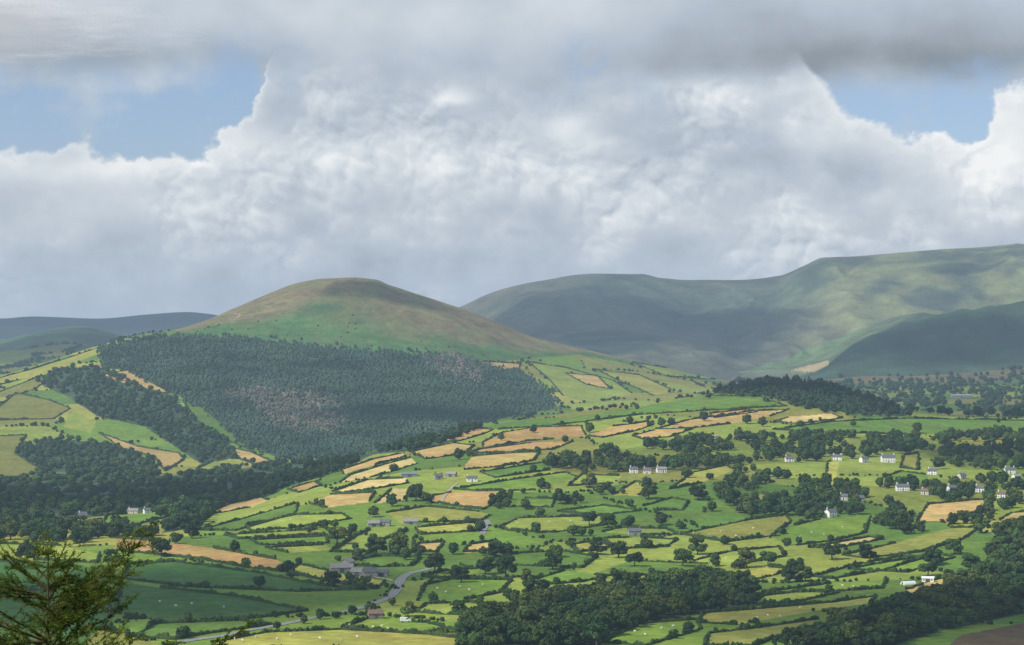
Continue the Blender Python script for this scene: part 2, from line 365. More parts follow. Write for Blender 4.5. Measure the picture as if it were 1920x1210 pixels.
WOODS = dict(
 plantation=[(188,648),(300,632),(400,632),(500,640),(650,657),(790,665),(900,682),(985,700),(1030,735),(1045,765),(940,785),(800,815),(650,855),(530,862),(470,838),(385,765),(325,738),(240,694),(190,690)],
 dead1=[(400,735),(470,722),(560,732),(630,745),(655,790),(640,812),(560,815),(500,800),(480,765),(420,750)],
 dead2=[(790,672),(850,662),(905,680),(912,712),(880,722),(830,708)],
 left_a=[(60,715),(110,690),(190,690),(250,716),(320,742),(370,792),(430,830),(440,858),(380,872),(340,846),(270,800),(180,780),(130,745)],
 left_b=[(25,850),(90,822),(190,832),(280,862),(300,892),(180,892),(95,885)],
 valley=[(-60,905),(100,888),(330,892),(500,874),(640,856),(600,884),(490,925),(400,955),(310,975),(200,966),(0,992),(-60,992)],
 spur=[(300,1000),(330,980),(400,955),(500,918),(620,872),(760,828),(842,812),(900,798),(905,803),(838,832),(770,846),(700,852),(635,884),(540,914),(500,932),(420,950),(370,990)],
 knoll=[(1335,738),(1370,722),(1420,712),(1500,709),(1560,718),(1620,738),(1680,758),(1715,770),(1700,780),(1600,776),(1500,760),(1430,742)],
 slope=[(1010,875),(1100,852),(1290,826),(1480,818),(1600,818),(1720,822),(1960,812),(1960,885),(1800,880),(1730,848),(1680,852),(1560,866),(1400,872),(1260,885),(1080,886)],
 village=[(1380,885),(1560,910),(1650,912),(1760,900),(1960,890),(1960,958),(1870,935),(1740,943),(1715,975),(1640,965),(1500,968),(1400,970),(1350,940),(1330,910)],
 lower=[(868,1216),(872,1180),(950,1158),(1060,1128),(1200,1105),(1330,1092),(1412,1112),(1405,1140),(1310,1150),(1240,1166),(1140,1190),(1120,1216)],
 corner=[(1960,985),(1905,1000),(1870,1035),(1860,1066),(1770,1114),(1680,1140),(1600,1165),(1540,1190),(1460,1216),(1660,1216),(1770,1182),(1960,1142)],
)

# ------------------------------------------------------------------ label and colour every terrain face
Uc = .25*(U[:-1]+U[1:])*2; Uc = np.repeat(Uc[None, :], NR-1, 0)
Pc = .25*(P[:-1, :-1]+P[1:, :-1]+P[:-1, 1:]+P[1:, 1:])
Xc = .25*(X[:-1, :-1]+X[1:, :-1]+X[:-1, 1:]+X[1:, 1:]); Yc = .5*(YY[:-1, :-1]+YY[1:, 1:])
runmin = np.minimum.accumulate(np.where(Yc < 930, 9e9, Pc), axis=0)
VIS = (Pc <= runmin+1.0) & (Yc > 930)
cl = lambda a: .5*(a[:-1]+a[1:])[None, :]
Dr = cl(np.maximum(L[6][1], 0)); Dc = cl(L[10][1]); Yc10 = cl(L[10][0]); D11 = cl(L[11][1])
ZONE = np.where(Yc < Dr+60, 0, np.where(Yc < Dc+150, 1, 2))
wx = Uc+(fbm(Xc/25, Yc/25, 71, 3)-.5)*5; wy = Pc+(fbm(Xc/25, Yc/25, 72, 3)-.5)*2
LAB = np.full(Uc.shape, -1, int)
def markpoly(poly, zone, lab, arr=LAB):
    p = np.array(poly); bb = (Uc >= p[:, 0].min()-4) & (Uc <= p[:, 0].max()+4) & (Pc >= p[:, 1].min()-4) & (Pc <= p[:, 1].max()+4) & VIS
    if zone is not None: bb &= (ZONE == zone)
    i = np.nonzero(bb)
    m = inpoly(wx[i], wy[i], poly)
    arr[i[0][m], i[1][m]] = lab
for k, (c, poly) in enumerate(FIELDS): markpoly(poly, 0, k)
for k, (c, poly) in enumerate(HILLF): markpoly(poly, 1 if k < 15 else 2, 1000+k)
WL = np.zeros(Uc.shape, int)
WNAMES = list(WOODS)
for k, (n, poly) in enumerate(WOODS.items()): markpoly(poly, None, k+1, WL)
FC = np.zeros(Uc.shape+(3,))
def setc(mask, col): FC[mask] = col
ids, edge = vor(Xc+.35*Yc, Yc-.2*Xc, 175, 225, 5)
pal = ['green', 'bright', 'olive', 'bright', 'light', 'green', 'light', 'bright', 'green', 'olive', 'yg', 'light']
palc = np.array([COL[p] for p in pal])
base = palc[np.clip((ids*len(pal)).astype(int), 0, len(pal)-1)]
FC[:] = base*.92
z1 = ZONE == 1
# hill: bracken crest over green flank
w_b = np.interp(Uc[0], [300, 400, 470, 560, 650, 760, 860, 950, 1020, 1100], [4, 9, 28, 46, 66, 72, 56, 38, 20, 6])[None, :]
dcr = Pc-Yc10
nz = fbm(Xc/120, Yc/160, 91, 5); nz2 = fbm(Xc/40, Yc/60, 92, 4); nz3 = fbm(Xc/14, Yc/22, 93, 3)
openhill = z1 & (((Uc > 330) & (Pc < np.interp(Uc, [300, 500, 650, 800, 900, 1000, 1100], [640, 650, 668, 675, 682, 672, 664]))) | ((Uc > 1000) & (dcr < 12)))
br = 1-ss(-.45, .45, (dcr-w_b)/np.maximum(w_b, 8)+(nz-.5)*1.2)
hillg = np.array((.075, .155, .046)); hillb = np.array((.195, .165, .083)); hills2 = np.array((.125, .150, .054))
hc = (hillg*(.75+.5*nz3)[..., None])*(1-br[..., None])+(hillb*(.45+.6*nz2+.5*nz3)[..., None])*br[..., None]
t = ss(.48, .68, nz2)[..., None]*.5
hc = hc*(1-t)+hills2*t
FC = np.where(openhill[..., None], hc, FC)
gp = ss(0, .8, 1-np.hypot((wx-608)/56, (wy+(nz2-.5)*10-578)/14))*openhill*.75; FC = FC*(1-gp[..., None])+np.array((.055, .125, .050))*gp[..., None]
for k, n in enumerate(WNAMES):
    if n not in ('slope', 'village', 'dead1', 'dead2'): setc(WL == k+1, (.055, .088, .046))
wg = (WL == 9) | (WL == 10); FC[wg] *= .75
dgm = ss(.30, .52, fbm(Xc/30, Yc/45, 140, 4))[..., None]
FC = np.where(((WL == 2) | (WL == 3))[..., None], np.array((.180, .172, .125))*dgm+np.array((.09, .10, .06))*(1-dgm), FC)
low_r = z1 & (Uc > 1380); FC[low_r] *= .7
# mountains
z2 = ZONE == 2
m1 = fbm(Xc/500, Yc/700, 101, 5); m2 = fbm(Xc/160, Yc/300, 102, 5); m3 = fbm(Xc/55, Yc/160, 103, 4)
mc = np.array((.062, .104, .070))*(1-m1[..., None])+np.array((.140, .125, .085))*m1[..., None]
gr = (ss(1400, 1640, Uc)*ss(.34, .58, m2))[..., None]*.85
mc = mc*(1-gr)+np.array((.190, .205, .090))*gr
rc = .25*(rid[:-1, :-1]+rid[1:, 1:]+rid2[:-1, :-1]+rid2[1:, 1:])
mc = mc*(.35+.5*m2+.45*m3)[..., None]*(.25+.97*rc)[..., None]*1.3  # gully shade put into the colour: darker where the ridge noise is low
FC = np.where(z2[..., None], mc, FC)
# the dark scarp edge below the plateau
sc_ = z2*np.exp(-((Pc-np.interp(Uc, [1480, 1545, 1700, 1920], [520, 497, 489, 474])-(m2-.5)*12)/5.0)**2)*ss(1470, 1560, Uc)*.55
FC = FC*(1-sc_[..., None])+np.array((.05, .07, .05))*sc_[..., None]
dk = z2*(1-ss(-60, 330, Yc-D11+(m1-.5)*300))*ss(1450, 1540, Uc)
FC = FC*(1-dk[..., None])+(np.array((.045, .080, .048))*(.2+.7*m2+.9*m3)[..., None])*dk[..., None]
bank = z2*(1-dk)*inpoly(wx, wy+(m2-.5)*16, [(1380,700),(1480,668),(1560,640),(1640,606),(1740,588),(1920,566),(1960,580),(1700,612),(1600,660),(1540,700)])*ss(.3, .6, m1)
FC = FC*(1-bank[..., None])+(np.array((.13, .20, .075))*(.7+.6*m2[..., None]))*bank[..., None]
FC[z2 & inpoly(wx, wy, [(1480,696),(1550,676),(1556,684),(1528,698)])] = (.34, .27, .15)
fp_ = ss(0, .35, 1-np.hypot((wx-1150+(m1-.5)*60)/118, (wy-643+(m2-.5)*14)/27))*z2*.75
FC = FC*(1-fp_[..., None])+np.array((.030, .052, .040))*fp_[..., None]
FC[z2 & (Uc < 420) & (Yc < 8300)] *= (.75, 1.05, .75)
lowz2 = z2 & (Uc < 300) & (Yc < 6800) & (LAB < 0); FC[lowz2] = base[lowz2]*.6
FC[z2 & (Uc < 700) & (Yc > 9000)] = (.045, .065, .06)
for k, (c, poly) in enumerate(FIELDS):
    m = LAB == k; FC[m] = np.array(COL[c])*random.uniform(.9, 1.1)
for k, (c, poly) in enumerate(HILLF):
    m = LAB == 1000+k; FC[m] = np.array(COL[c])*random.uniform(.75, .9)
FC *= (.88+.24*fbm(Xc/14, Yc/30, 120, 3))[..., None]
# mowing and grazing bands along the fields
band = np.sin((Xc*.8+Yc*.25)/3.2+3*fbm(Xc/90, Yc/90, 130, 2))
FC[(LAB >= 0) & (LAB < 1000)] *= (1+.05*band[..., None])[(LAB >= 0) & (LAB < 1000)]

quad = (np.arange(NR-1)[:, None]*NC+np.arange(NC-1)[None, :])
QUADS = np.stack([quad, quad+1, quad+NC+1, quad+NC], -1)
VERT = np.stack([X, YY, Z], -1).reshape(-1, 3)
def terrain(name, mask):
    q = QUADS[mask]
    if len(q) == 0: return None
    ux, inv = np.unique(q.ravel(), return_inverse=True)
    me = mesh_np(name, VERT[ux], inv.reshape(-1, 4))
    a = me.attributes.new('Col', 'FLOAT_COLOR', 'FACE')
    a.data.foreach_set('color', np.concatenate([FC[mask], np.ones((len(q), 1))], 1).astype(np.float32).ravel())
    return tag(link(name, me, mland, smooth=True), kind='structure')
terrain('farmland', (LAB < 0) & (ZONE == 0))
terrain('hill', (LAB < 0) & (ZONE == 1))
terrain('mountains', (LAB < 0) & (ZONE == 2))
for k, (c, poly) in enumerate(FIELDS):
    terrain('stubble_field' if c in ('tan', 'pale', 'orange', 'brown') else 'pasture_field', LAB == k)
for k, (c, poly) in enumerate(HILLF):
    terrain('hill_stubble_field' if c == 'tan' else 'hill_pasture_field', LAB == 1000+k)

# ------------------------------------------------------------------ landmarks for the labels
LM = [('the grey stone farm barns', 660, 1070), ('the brown roadside house', 704, 1158), ('the white valley cottage', 155, 972), ('the long grey blue barn', 768, 893),
      ('the lone white house', 885, 900), ('the white terrace', 1212, 886), ('the biggest white house', 1665, 863), ('the cottage in green pasture', 1557, 966),
      ('the grey farmhouse among trees', 1190, 1000), ('the white polytunnel', 1703, 1092), ('the bend in the road', 752, 1090), ('the wood at bottom centre', 1150, 1140),
      ('the orange field at left', 380, 1040), ('the brown striped field', 870, 938), ('the wide olive field', 1390, 990), ('the bright green wedge field', 1550, 997),
      ('the tan field at right', 1790, 955), ('the conifer knoll', 1480, 745), ('the foreground conifer', 130, 1110), ('the shaded green fields', 400, 1130),
      ('the pale field at bottom left', 620, 1200), ('the field at bottom centre', 1230, 1190), ('the brown corner slope', 1850, 1180), ('the straw-coloured spur fields', 680, 930),
      ('the orange crest fields', 1000, 822), ('the eastern village houses', 1800, 915), ('the pale strip field', 1200, 1090), ('the bright strip at right', 1550, 1103),
      ('the grey mid-valley hamlet', 735, 985), ('the two-part green field', 1020, 1050), ('the shaded strip at right', 1620, 1065), ('the lime roadside field', 860, 1108)]
ORD = ['nearest', 'second', 'third', 'fourth', 'fifth', 'sixth', 'seventh', 'eighth', 'ninth', 'tenth', 'eleventh', 'twelfth', 'thirteenth', 'fourteenth', 'fifteenth', 'sixteenth', 'seventeenth', 'eighteenth', 'nineteenth', 'twentieth'] + ['twenty-'+w for w in ('first', 'second', 'third', 'fourth', 'fifth', 'sixth', 'seventh', 'eighth', 'ninth')] + ['thirtieth'] + ['thirty-'+w for w in ('first', 'second', 'third', 'fourth', 'fifth', 'sixth', 'seventh', 'eighth', 'ninth')] + ['fortieth'] + ['forty-'+w for w in ('first', 'second', 'third', 'fourth', 'fifth', 'sixth', 'seventh', 'eighth', 'ninth')] + ['fiftieth']
def place_labels(items, noun):
    """items: list of (px, py, lead words). Returns one label each, counted outwards from the nearest landmark."""
    buckets = {}
    for i, (px, py, lead) in enumerate(items):
        best = min(LM, key=lambda l: (l[1]-px)**2+((l[2]-py)*2)**2)
        dx = px-best[1]; dy = (py-best[2])*2
        rel = ('right of' if dx > 0 else 'left of') if abs(dx) > abs(dy) else ('in front of' if dy > 0 else 'behind')
        buckets.setdefault((best[0], rel), []).append((dx*dx+dy*dy, i, lead))
    out = [None]*len(items)
    for (nm, rel), lst in buckets.items():
        lst.sort()
        for r, (d, i, lead) in enumerate(lst):
            out[i] = '%s, %s %s %s %s' % (lead, ORD[min(r, len(ORD)-1)], noun, rel, nm)
    return out

# ------------------------------------------------------------------ vegetation prototypes (unit width, unit height)
bmc = bmesh.new(); bmesh.ops.create_cube(bmc, size=1); bmesh.ops.subdivide_edges(bmc, edges=bmc.edges[:], cuts=1, use_grid_fill=True)
CORE_V = np.array([list(v.co.normalized()) for v in bmc.verts]); CORE_Q = np.array([[v.index for v in f.verts] for f in bmc.faces]); bmc.free()
def rdir(n):
    v = rng.normal(size=(n, 3)); return v/np.linalg.norm(v, axis=1, keepdims=True)
def cards(c, nrm, s):
    n = len(c); a = rdir(n); t1 = np.cross(nrm, a); t1 /= np.linalg.norm(t1, axis=1, keepdims=True)+1e-9; t2 = np.cross(nrm, t1)
    V = np.zeros((n, 4, 3))
    for k, (i, j) in enumerate(((-1, -1), (1, -1), (1, 1), (-1, 1))):
        V[:, k] = c+(t1*i*(s*rng.uniform(.5, 1.2, n))[:, None]+t2*j*(s*rng.uniform(.5, 1.2, n))[:, None])
    return V.reshape(-1, 3), np.arange(4*n).reshape(-1, 4)
class Acc:
    def __init__(s): s.V = []; s.Q = []; s.n = 0
    def add(s, V, Q): s.V.append(V); s.Q.append(np.asarray(Q)+s.n); s.n += len(V)
    def get(s): return np.concatenate(s.V), np.concatenate(s.Q)
def broad_proto(lobes, per, cs, zlo=.12, top=.92):
    A = Acc()
    for k in range(lobes):
        zc = rng.uniform(zlo+.14, top-.12); prof = math.sqrt(max(.05, 1-((zc-.5)/.48)**2))
        a = 6.283*(k*.618+rng.uniform(-.08, .08)); r = rng.uniform(.55, 1.1)*.37*prof
        rad = rng.uniform(.11, .22)
        c = np.array((math.cos(a)*r, math.sin(a)*r, zc)); sc = np.array((rad, rad, rad*.85))
        A.add(c+CORE_V*sc*.86*rng.uniform(.85, 1.1, (len(CORE_V), 1)), CORE_Q)
        d = rdir(per); d[:, 2] = np.where(d[:, 2] < -.4, -d[:, 2], d[:, 2])
        nn = d+.45*rdir(per); nn /= np.linalg.norm(nn, axis=1, keepdims=True)
        V, Q = cards(c+d*sc*rng.uniform(.85, 1.25, (per, 1)), nn, cs*rng.uniform(.6, 1.3, per)); A.add(V, Q)
    return A.get()
def low_proto(nc=55, cs=.11):
    A = Acc()
    A.add(CORE_V*np.array((.40, .40, .38))*rng.uniform(.8, 1.12, (26, 1))+np.array((0, 0, .5)), CORE_Q)
    d = rdir(nc); d[:, 2] = np.where(d[:, 2] < -.5, -d[:, 2], d[:, 2]); nn = d+.4*rdir(nc); nn /= np.linalg.norm(nn, axis=1, keepdims=True)
    V, Q = cards(np.array((0, 0, .5))+d*np.array((.43, .43, .42))*rng.uniform(.8, 1.15, (nc, 1)), nn, cs*rng.uniform(.6, 1.3, nc)); A.add(V, Q)
    return A.get()
def cone_proto(layers=4, n=7):
    A = Acc()
    for k in range(layers):
        z0 = .06+.78*k/layers; z1_ = min(1, z0+.42); r = .5*(1-k/layers)**.55*rng.uniform(.9, 1.1)
        a = np.arange(n)*6.283/n+rng.uniform(0, 1)
        ro = r*rng.uniform(.6, 1.15, n)
        lo = np.stack([np.cos(a)*ro, np.sin(a)*ro, z0+rng.uniform(-.04, .04, n)], 1)
        up = np.stack([np.cos(a)*.12, np.sin(a)*.12, np.full(n, z1_)], 1)
        A.add(np.concatenate([lo, up]), [[i, (i+1) % n, n+(i+1) % n, n+i] for i in range(n)])
    return A.get()
HI = [broad_proto(15+k, 42, .052) for k in range(6)]
LOW = [low_proto() for k in range(5)]; CON = [cone_proto() for k in range(4)]
SOFT = [low_proto(22, .16) for k in range(4)]
def trunk_proto():
    A = Acc()
    def tube(p, q, r0, r1, n=6):
        p = np.array(p); q = np.array(q); d = (q-p)/np.linalg.norm(q-p); a = np.cross(d, (1, .3, .2)); a /= np.linalg.norm(a); b_ = np.cross(d, a)
        th = np.arange(n)*6.283/n
        ring = np.cos(th)[:, None]*a+np.sin(th)[:, None]*b_
        A.add(np.concatenate([p+ring*r0, q+ring*r1]), [[i, (i+1) % n, n+(i+1) % n, n+i] for i in range(n)])
    tube((0, 0, -.06), (0, 0, .12), .050, .036); tube((0, 0, .12), (.02, 0, .42), .036, .024)
    for k in range(6):
        a = k*1.05+random.random()*.5; z = random.uniform(.2, .42)
        tube((0, 0, z), (math.cos(a)*.25, math.sin(a)*.25, z+random.uniform(.12, .3)), .018, .006)
    tube((.02, 0, .42), (.03, .02, .75), .024, .007)
    return A.get()
TR = trunk_proto()

class Spread:
    def __init__(s, cell): s.c = cell; s.g = {}
    def ok(s, x, y, r):
        i, j = int(x//s.c), int(y//s.c); k = int(r//s.c)+1
        for a in range(i-k, i+k+1):
            for b_ in range(j-k, j+k+1):
                for (px, py) in s.g.get((a, b_), ()):
                    if (px-x)**2+(py-y)**2 < r*r: return False
        s.g.setdefault((i, j), []).append((x, y)); return True
# houses (base pixel, half width in px) keep the trees in front of them away
HPX = [(640,1073,24),(672,1080,16),(702,1084,14),(722,1078,10),(704,1160,14),(155,975,12),(250,963,12),(275,963,10),(768,894,18),(822,898,9),(845,894,11),(885,902,11),
       (1188,887,9),(1214,888,9),(1240,887,11),(1480,866,9),(1570,863,11),(1620,866,9),(1665,866,16),(1748,890,9),(1893,888,11),(1904,899,9),(1692,920,13),(1785,921,9),(1837,921,9),
       (1557,968,11),(1582,938,8),(1803,897,8),(1878,933,8),(700,986,10),(722,986,10),(770,983,12),(1190,1003,13),(1345,825,7),(1703,1095,18),(1740,1091,12),(1802,745,26),(760,1167,16),(1610,940,7),(1735,926,7),
       (745,1110,12),(755,1085,12),(775,1073,10),(720,1124,12)]
def blocks(px, py, dn=14):
    for hx, hy, hw in HPX:
        if abs(px-hx) < hw+4 and hy-4 < py < hy+dn: return True
    return False
trees = []       # x, y, z, w, h, tone, region
def scatter(name, n, w0, w1, hr, space, gate=0., rmin=R0):
    poly = WOODS[name]; p = np.array(poly); sp = Spread(8); got = 0
    for _ in range(n*8):
        if got >= n: break
        px = random.uniform(*sorted((p[:, 0].min(), p[:, 0].max()))); py = random.uniform(p[:, 1].min(), p[:, 1].max())
        if not inpoly(np.array([px]), np.array([py]), poly)[0] or blocks(px, py): continue
        if gate and float(fbm(np.array([px/70.]), np.array([py/19.]), 211, 3)[0]) < gate: continue
        h = hit(px, py, rmin)
        if h is None: continue
        w = random.uniform(w0, w1)
        if not sp.ok(h.x, h.y, space*w): continue
        trees.append((h.x, h.y, h.z, w, w*random.uniform(*hr), random.random(), name)); got += 1
scatter('lower', 280, 7, 13, (.8, 1.15), .5)
scatter('corner', 360, 6, 12, (.75, 1.1), .55)
scatter('village', 220, 5, 11, (.8, 1.2), .6, .45)
scatter('slope', 520, 5, 11, (.8, 1.25), .5, .39)
scatter('spur', 640, 6, 11, (.8, 1.15), .45)
scatter('valley', 560, 7, 14, (.7, 1.05), .6)
scatter('left_a', 560, 7, 12, (.7, 1.0), .55)
scatter('left_b', 260, 7, 12, (.7, 1.0), .55)
cons = []
def scatter_con(name, n, w0, w1, hr, space, excl=(), jx=9, jy=4):
    poly = WOODS[name]; p = np.array(poly); sp = Spread(6); got = 0
    for _ in range(n*3):
        if got >= n: break
        px = random.uniform(p[:, 0].min()-8, p[:, 0].max()+8); py = random.uniform(p[:, 1].min()-4, p[:, 1].max()+4)
        qx, qy = px+random.gauss(0, jx), py+random.gauss(0, jy)
        if not inpoly(np.array([qx]), np.array([qy]), poly)[0]: continue
        ex = False
        for e in excl:
            if inpoly(np.array([px+random.gauss(0, 18)]), np.array([py+random.gauss(0, 9)]), WOODS[e])[0] and random.random() < .93: ex = True
        if ex: continue
        h = hit(px, py)
        if h is None or h.y > 5050: continue
        w = random.uniform(w0, w1)
        if not sp.ok(h.x, h.y, space*w): continue
        cons.append((h.x, h.y, h.z, w, w*random.uniform(*hr), random.random(), name)); got += 1
scatter_con('plantation', 9500, 4.5, 8, (.75, 1.15), .48, ('dead1', 'dead2'))
scatter_con('dead1', 900, 3, 5.5, (.9, 1.4), .6)
scatter_con('dead2', 260, 3, 5.5, (.9, 1.4), .6)
scatter_con('knoll', 640, 5, 9, (.75, 1.2), .42, (), 12, 5)

# ------------------------------------------------------------------ hedges round the fields; trees along them
def worldline(poly, step=3., close=True):
    pts = []
    n = len(poly)
    for i in range(n if close else n-1):
        a = poly[i]; b_ = poly[(i+1) % n]; m = max(2, int(math.hypot(b_[0]-a[0], (b_[1]-a[1])*3)/4))
        for t in range(m):
            h = hit(a[0]+(b_[0]-a[0])*t/m, a[1]+(b_[1]-a[1])*t/m)
            pts.append((h, i))
    pts.append((hit(*poly[0]), n-1) if close else (hit(*poly[-1]), n-2))
    out = []
    for (p, i), (q, j) in zip(pts[:-1], pts[1:]):
        if p is None or q is None or (q-p).length > 90 or p.y > 5200: out.append(None); continue
        m = max(1, int((q-p).length/step))
        for t in range(m):
            v = p.lerp(q, t/m); out.append((v.x, v.y, i))
    return out
hedge_items = []
def hedge(poly, ramp=1., skipside=.15, treep=.026, hmin=.9, hmax=2.4):
    wl = worldline(poly); V = []; Q = []; prev = None
    skip = {i for i in range(len(poly)) if random.random() < skipside}
    ph = random.random()*99
    def flush():
        if len(Q) > 30:
            o = link('hedgerow', mesh_np('hedgerow', np.array(V), np.array(Q)), MHEDGE)
            mid = topix(V[(len(V)//10)*5+2]); hedge_items.append((o, mid[0], mid[1]))
        V.clear(); Q.clear()
    for k, w in enumerate(wl):
        if w is None or w[2] in skip: prev = None; flush(); continue
        x, y, i = w
        px = CX+F*x/y
        z = zat(x, y); py = HY-F*z/y
        if any(abs(px-hx) < 10 and abs(py-hy) < 7 for hx, hy, _ in HPX): prev = None; flush(); continue
        nx = wl[k+1] if k+1 < len(wl) else None
        if nx is None: nx = wl[k-1] if wl[k-1] is not None else (x+1, y, i)
        dx, dy = nx[0]-x, nx[1]-y; l = math.hypot(dx, dy) or 1; ux, uy = -dy/l, dx/l
        nn = float(fbm(np.array([k*.21+ph]), np.array([ph]), 7, 3)[0])
        h = (hmin+(hmax-hmin)*max(0, nn*2-.5))*ramp*random.uniform(.75, 1.35); hw = random.uniform(.55, 1.1)*ramp
        if random.random() < .03: h *= .3
        jx, jy = random.uniform(-.6, .6), random.uniform(-.6, .6)
        b0 = len(V)
        for s, hh in ((-1, -.6), (-.85, .65), (-.1, 1), (.8, .7), (1, -.6)):
            r = random.uniform(.85, 1.15)
            V.append((x+ux*hw*s*r+jx, y+uy*hw*s*r+jy, z+(hh if hh < 0 else hh*h*r)))
        if prev is not None:
            for m in range(4): Q.append((prev+m, prev+m+1, b0+m+1, b0+m))
        prev = b0
        dens_ = float(vn(np.array([px/45.]), np.array([py/15.]), 77)[0])
        if random.random() < treep*(.1+2.2*dens_*dens_) and not blocks(px, py):
            tw = random.uniform(2.6, 5.5) if random.random() < .8 else random.uniform(5.5, 10)
            trees.append((x+random.uniform(-1, 1), y+random.uniform(-2, 2), z, tw, tw*random.uniform(.75, 1.1), random.random(), 'hedgerow'))
    flush()
for c, poly in FIELDS:
    if c == 'brown': continue
    hedge(poly)
for c, poly in HILLF[:14]: hedge(poly, 1.25, .2, .05)
labs = place_labels([(px, py, 'low dark green hedgerow') for o, px, py in hedge_items], 'hedge')
for (o, px, py), l in zip(hedge_items, labs): tag(o, l, 'hedge', 'hedgerows between the fields')

# single trees read off the photograph
for px, py, w in [(1005,1132,15),(960,1132,11),(865,1092,11),(910,1077,12),(948,1082,14),(990,1095,10),(1036,1068,13),(1042,1045,11),(765,1156,8),(303,1044,15),(632,1020,15),(706,1040,15),
                  (748,1034,14),(930,950,12),(1105,914,15),(1216,936,14),(1212,918,12),(1310,938,15),(1362,928,14),(1052,945,14),(780,940,14),(800,944,10),(735,950,11),(1680,992,17),(1700,1002,14),
                  (1655,985,12),(1400,1064,12),(1440,1062,12),(1280,1062,12),(1308,1040,12),(1190,1062,11),(1160,1046,13),(50,1056,15),(20,1012,14),(182,1005,14),(150,1024,12),(210,1060,11),(205,1085,9),
                  (860,1152,9),(815,1076,14),(486,1102,9),(860,862,12),(880,858,9),(700,970,10),(812,1130,7),(1140,990,13),(1105,985,12),(1240,985,12),(1285,1115,15),(950,1040,10),(930,1045,13),
                  (1005,1000,9),(1075,1005,10),(1120,1040,12),(1510,1090,10),(1480,1092,11),(1560,1050,12),(1750,1060,14),(1740,1080,11),(1790,1040,13),(1820,1070,12),(1840,1000,13),(1880,1010,14),
                  (1120,790,8),(1105,812,12),(1240,800,11),(1320,790,12),(1400,795,13),(1430,800,12),(1000,812,9),(940,826,9),(1060,830,8),(1500,800,8),(1600,800,7),(1720,812,12),(1780,850,15),(1760,880,14),
                  (725,1102,4),(360,1010,12),(330,1020,10),(440,1035,8),(580,1000,9),(275,1010,9),(250,1000,10),(120,1000,12),(80,1010,11),(700,1014,7),(660,1000,8),(850,1040,9),(760,1050,9),(790,1040,8),
                  (690,1148,5),(660,1152,6),(630,1160,5),(600,1162,6),(570,1170,5),(735,1136,5),(520,1180,5),(655,1090,6),(690,1094,5),(628,1084,5)]:
    h = hit(px, py); w *= .9
    if h is not None: trees.append((h.x, h.y, h.z, w, w*random.uniform(.85, 1.1), random.random(), 'single'))
for poly, n, w0, w1 in [([(880,1010),(1300,960),(1500,940),(1700,1000),(1760,1060),(1300,1090),(900,1090)], 36, 3, 8), ([(900,900),(1400,880),(1450,960),(900,970)], 36, 3, 9),
                        ([(560,950),(900,960),(880,1060),(620,1060)], 14, 3, 8), ([(0,985),(220,985),(320,1010),(200,1018),(0,1018)], 50, 6, 11), ([(1480,790),(1960,785),(1960,820),(1500,818)], 50, 3, 7),
                        ([(1000,760),(1300,742),(1420,760),(1300,790),(1000,800)], 26, 3, 6), ([(1680,900),(1960,930),(1960,1010),(1800,1020),(1640,1000)], 60, 5, 10)]:
    p = np.array(poly); got = 0
    while got < n:
        px = random.uniform(p[:, 0].min(), p[:, 0].max()); py = random.uniform(p[:, 1].min(), p[:, 1].max())
        if not inpoly(np.array([px]), np.array([py]), poly)[0]: continue
        got += 1
        if blocks(px, py): continue
        inside = any(inpoly(np.array([px]), np.array([py]), fp)[0] for c, fp in FIELDS)
        if inside and random.random() < .97: continue
        for q in range(random.choice((1, 1, 2, 3, 4))):
            h = hit(px+random.gauss(0, 9)*(q > 0), py+random.gauss(0, 2)*(q > 0))
            if h is None or h.y > 3000: continue
            w = random.uniform(w0, w1); trees.append((h.x, h.y, h.z, w, w*random.uniform(.75, 1.1), random.random(), 'single'))
print('TREES', len(trees), 'CON', len(cons), 'HEDGES', len(hedge_items))

trees = [t for t in trees if t[1] > 0]
trees.sort(key=lambda t: -(t[4]/t[1])*(1.0 if t[6] in ('single', 'hedgerow') else .80))
vis_ind = [t for t in trees if -40 < CX+F*t[0]/t[1] < 1960 and topix(t)[1] < 1240][:300]
vs = set(id(t) for t in vis_ind)
rest = [t for t in trees if id(t) not in vs]
crown_me = []
for k, (V, Q) in enumerate(HI):
    for tn in range(3):
        me = mesh_np('crown', V, Q); me.materials.append(MF[tn]); me.polygons.foreach_set('use_smooth', np.zeros(len(Q), bool)); crown_me.append(me)
trunk_me = mesh_np('trunk', *TR); trunk_me.materials.append(MBARK)
ilabs = place_labels([(*topix(t), ('%s %s tree' % (('broad' if t[3] > t[4]*1.08 else 'tall' if t[4] > t[3]*1.0 else 'rounded') if t[3] > 8.5 else 'small', ('dark', 'mid green', 'olive')[0 if t[5] < .5 else 1 if t[5] < .85 else 2]))) for t in vis_ind], 'tree')
protos = {}
for t, lab in zip(vis_ind, ilabs):
    tone = 0 if t[5] < .5 else 1 if t[5] < .85 else 2
    key = (random.randrange(6), tone); loc = (t[0], t[1], t[2]-.1); rz = random.uniform(0, 6.28); sc = (t[3], t[3]*random.uniform(.9, 1.1), t[4])
    if key not in protos:
        r = empty('broadleaf_tree', loc, rz, sc)
        o = bpy.data.objects.new('trunk', trunk_me); COLL.objects.link(o); o.parent = r
        o = bpy.data.objects.new('crown', crown_me[key[0]*3+tone]); COLL.objects.link(o); o.parent = r
        protos[key] = r
    else: r = dup(protos[key], loc, rz, sc)
    tag(r, lab, 'tree', 'broadleaf trees on the farmland')

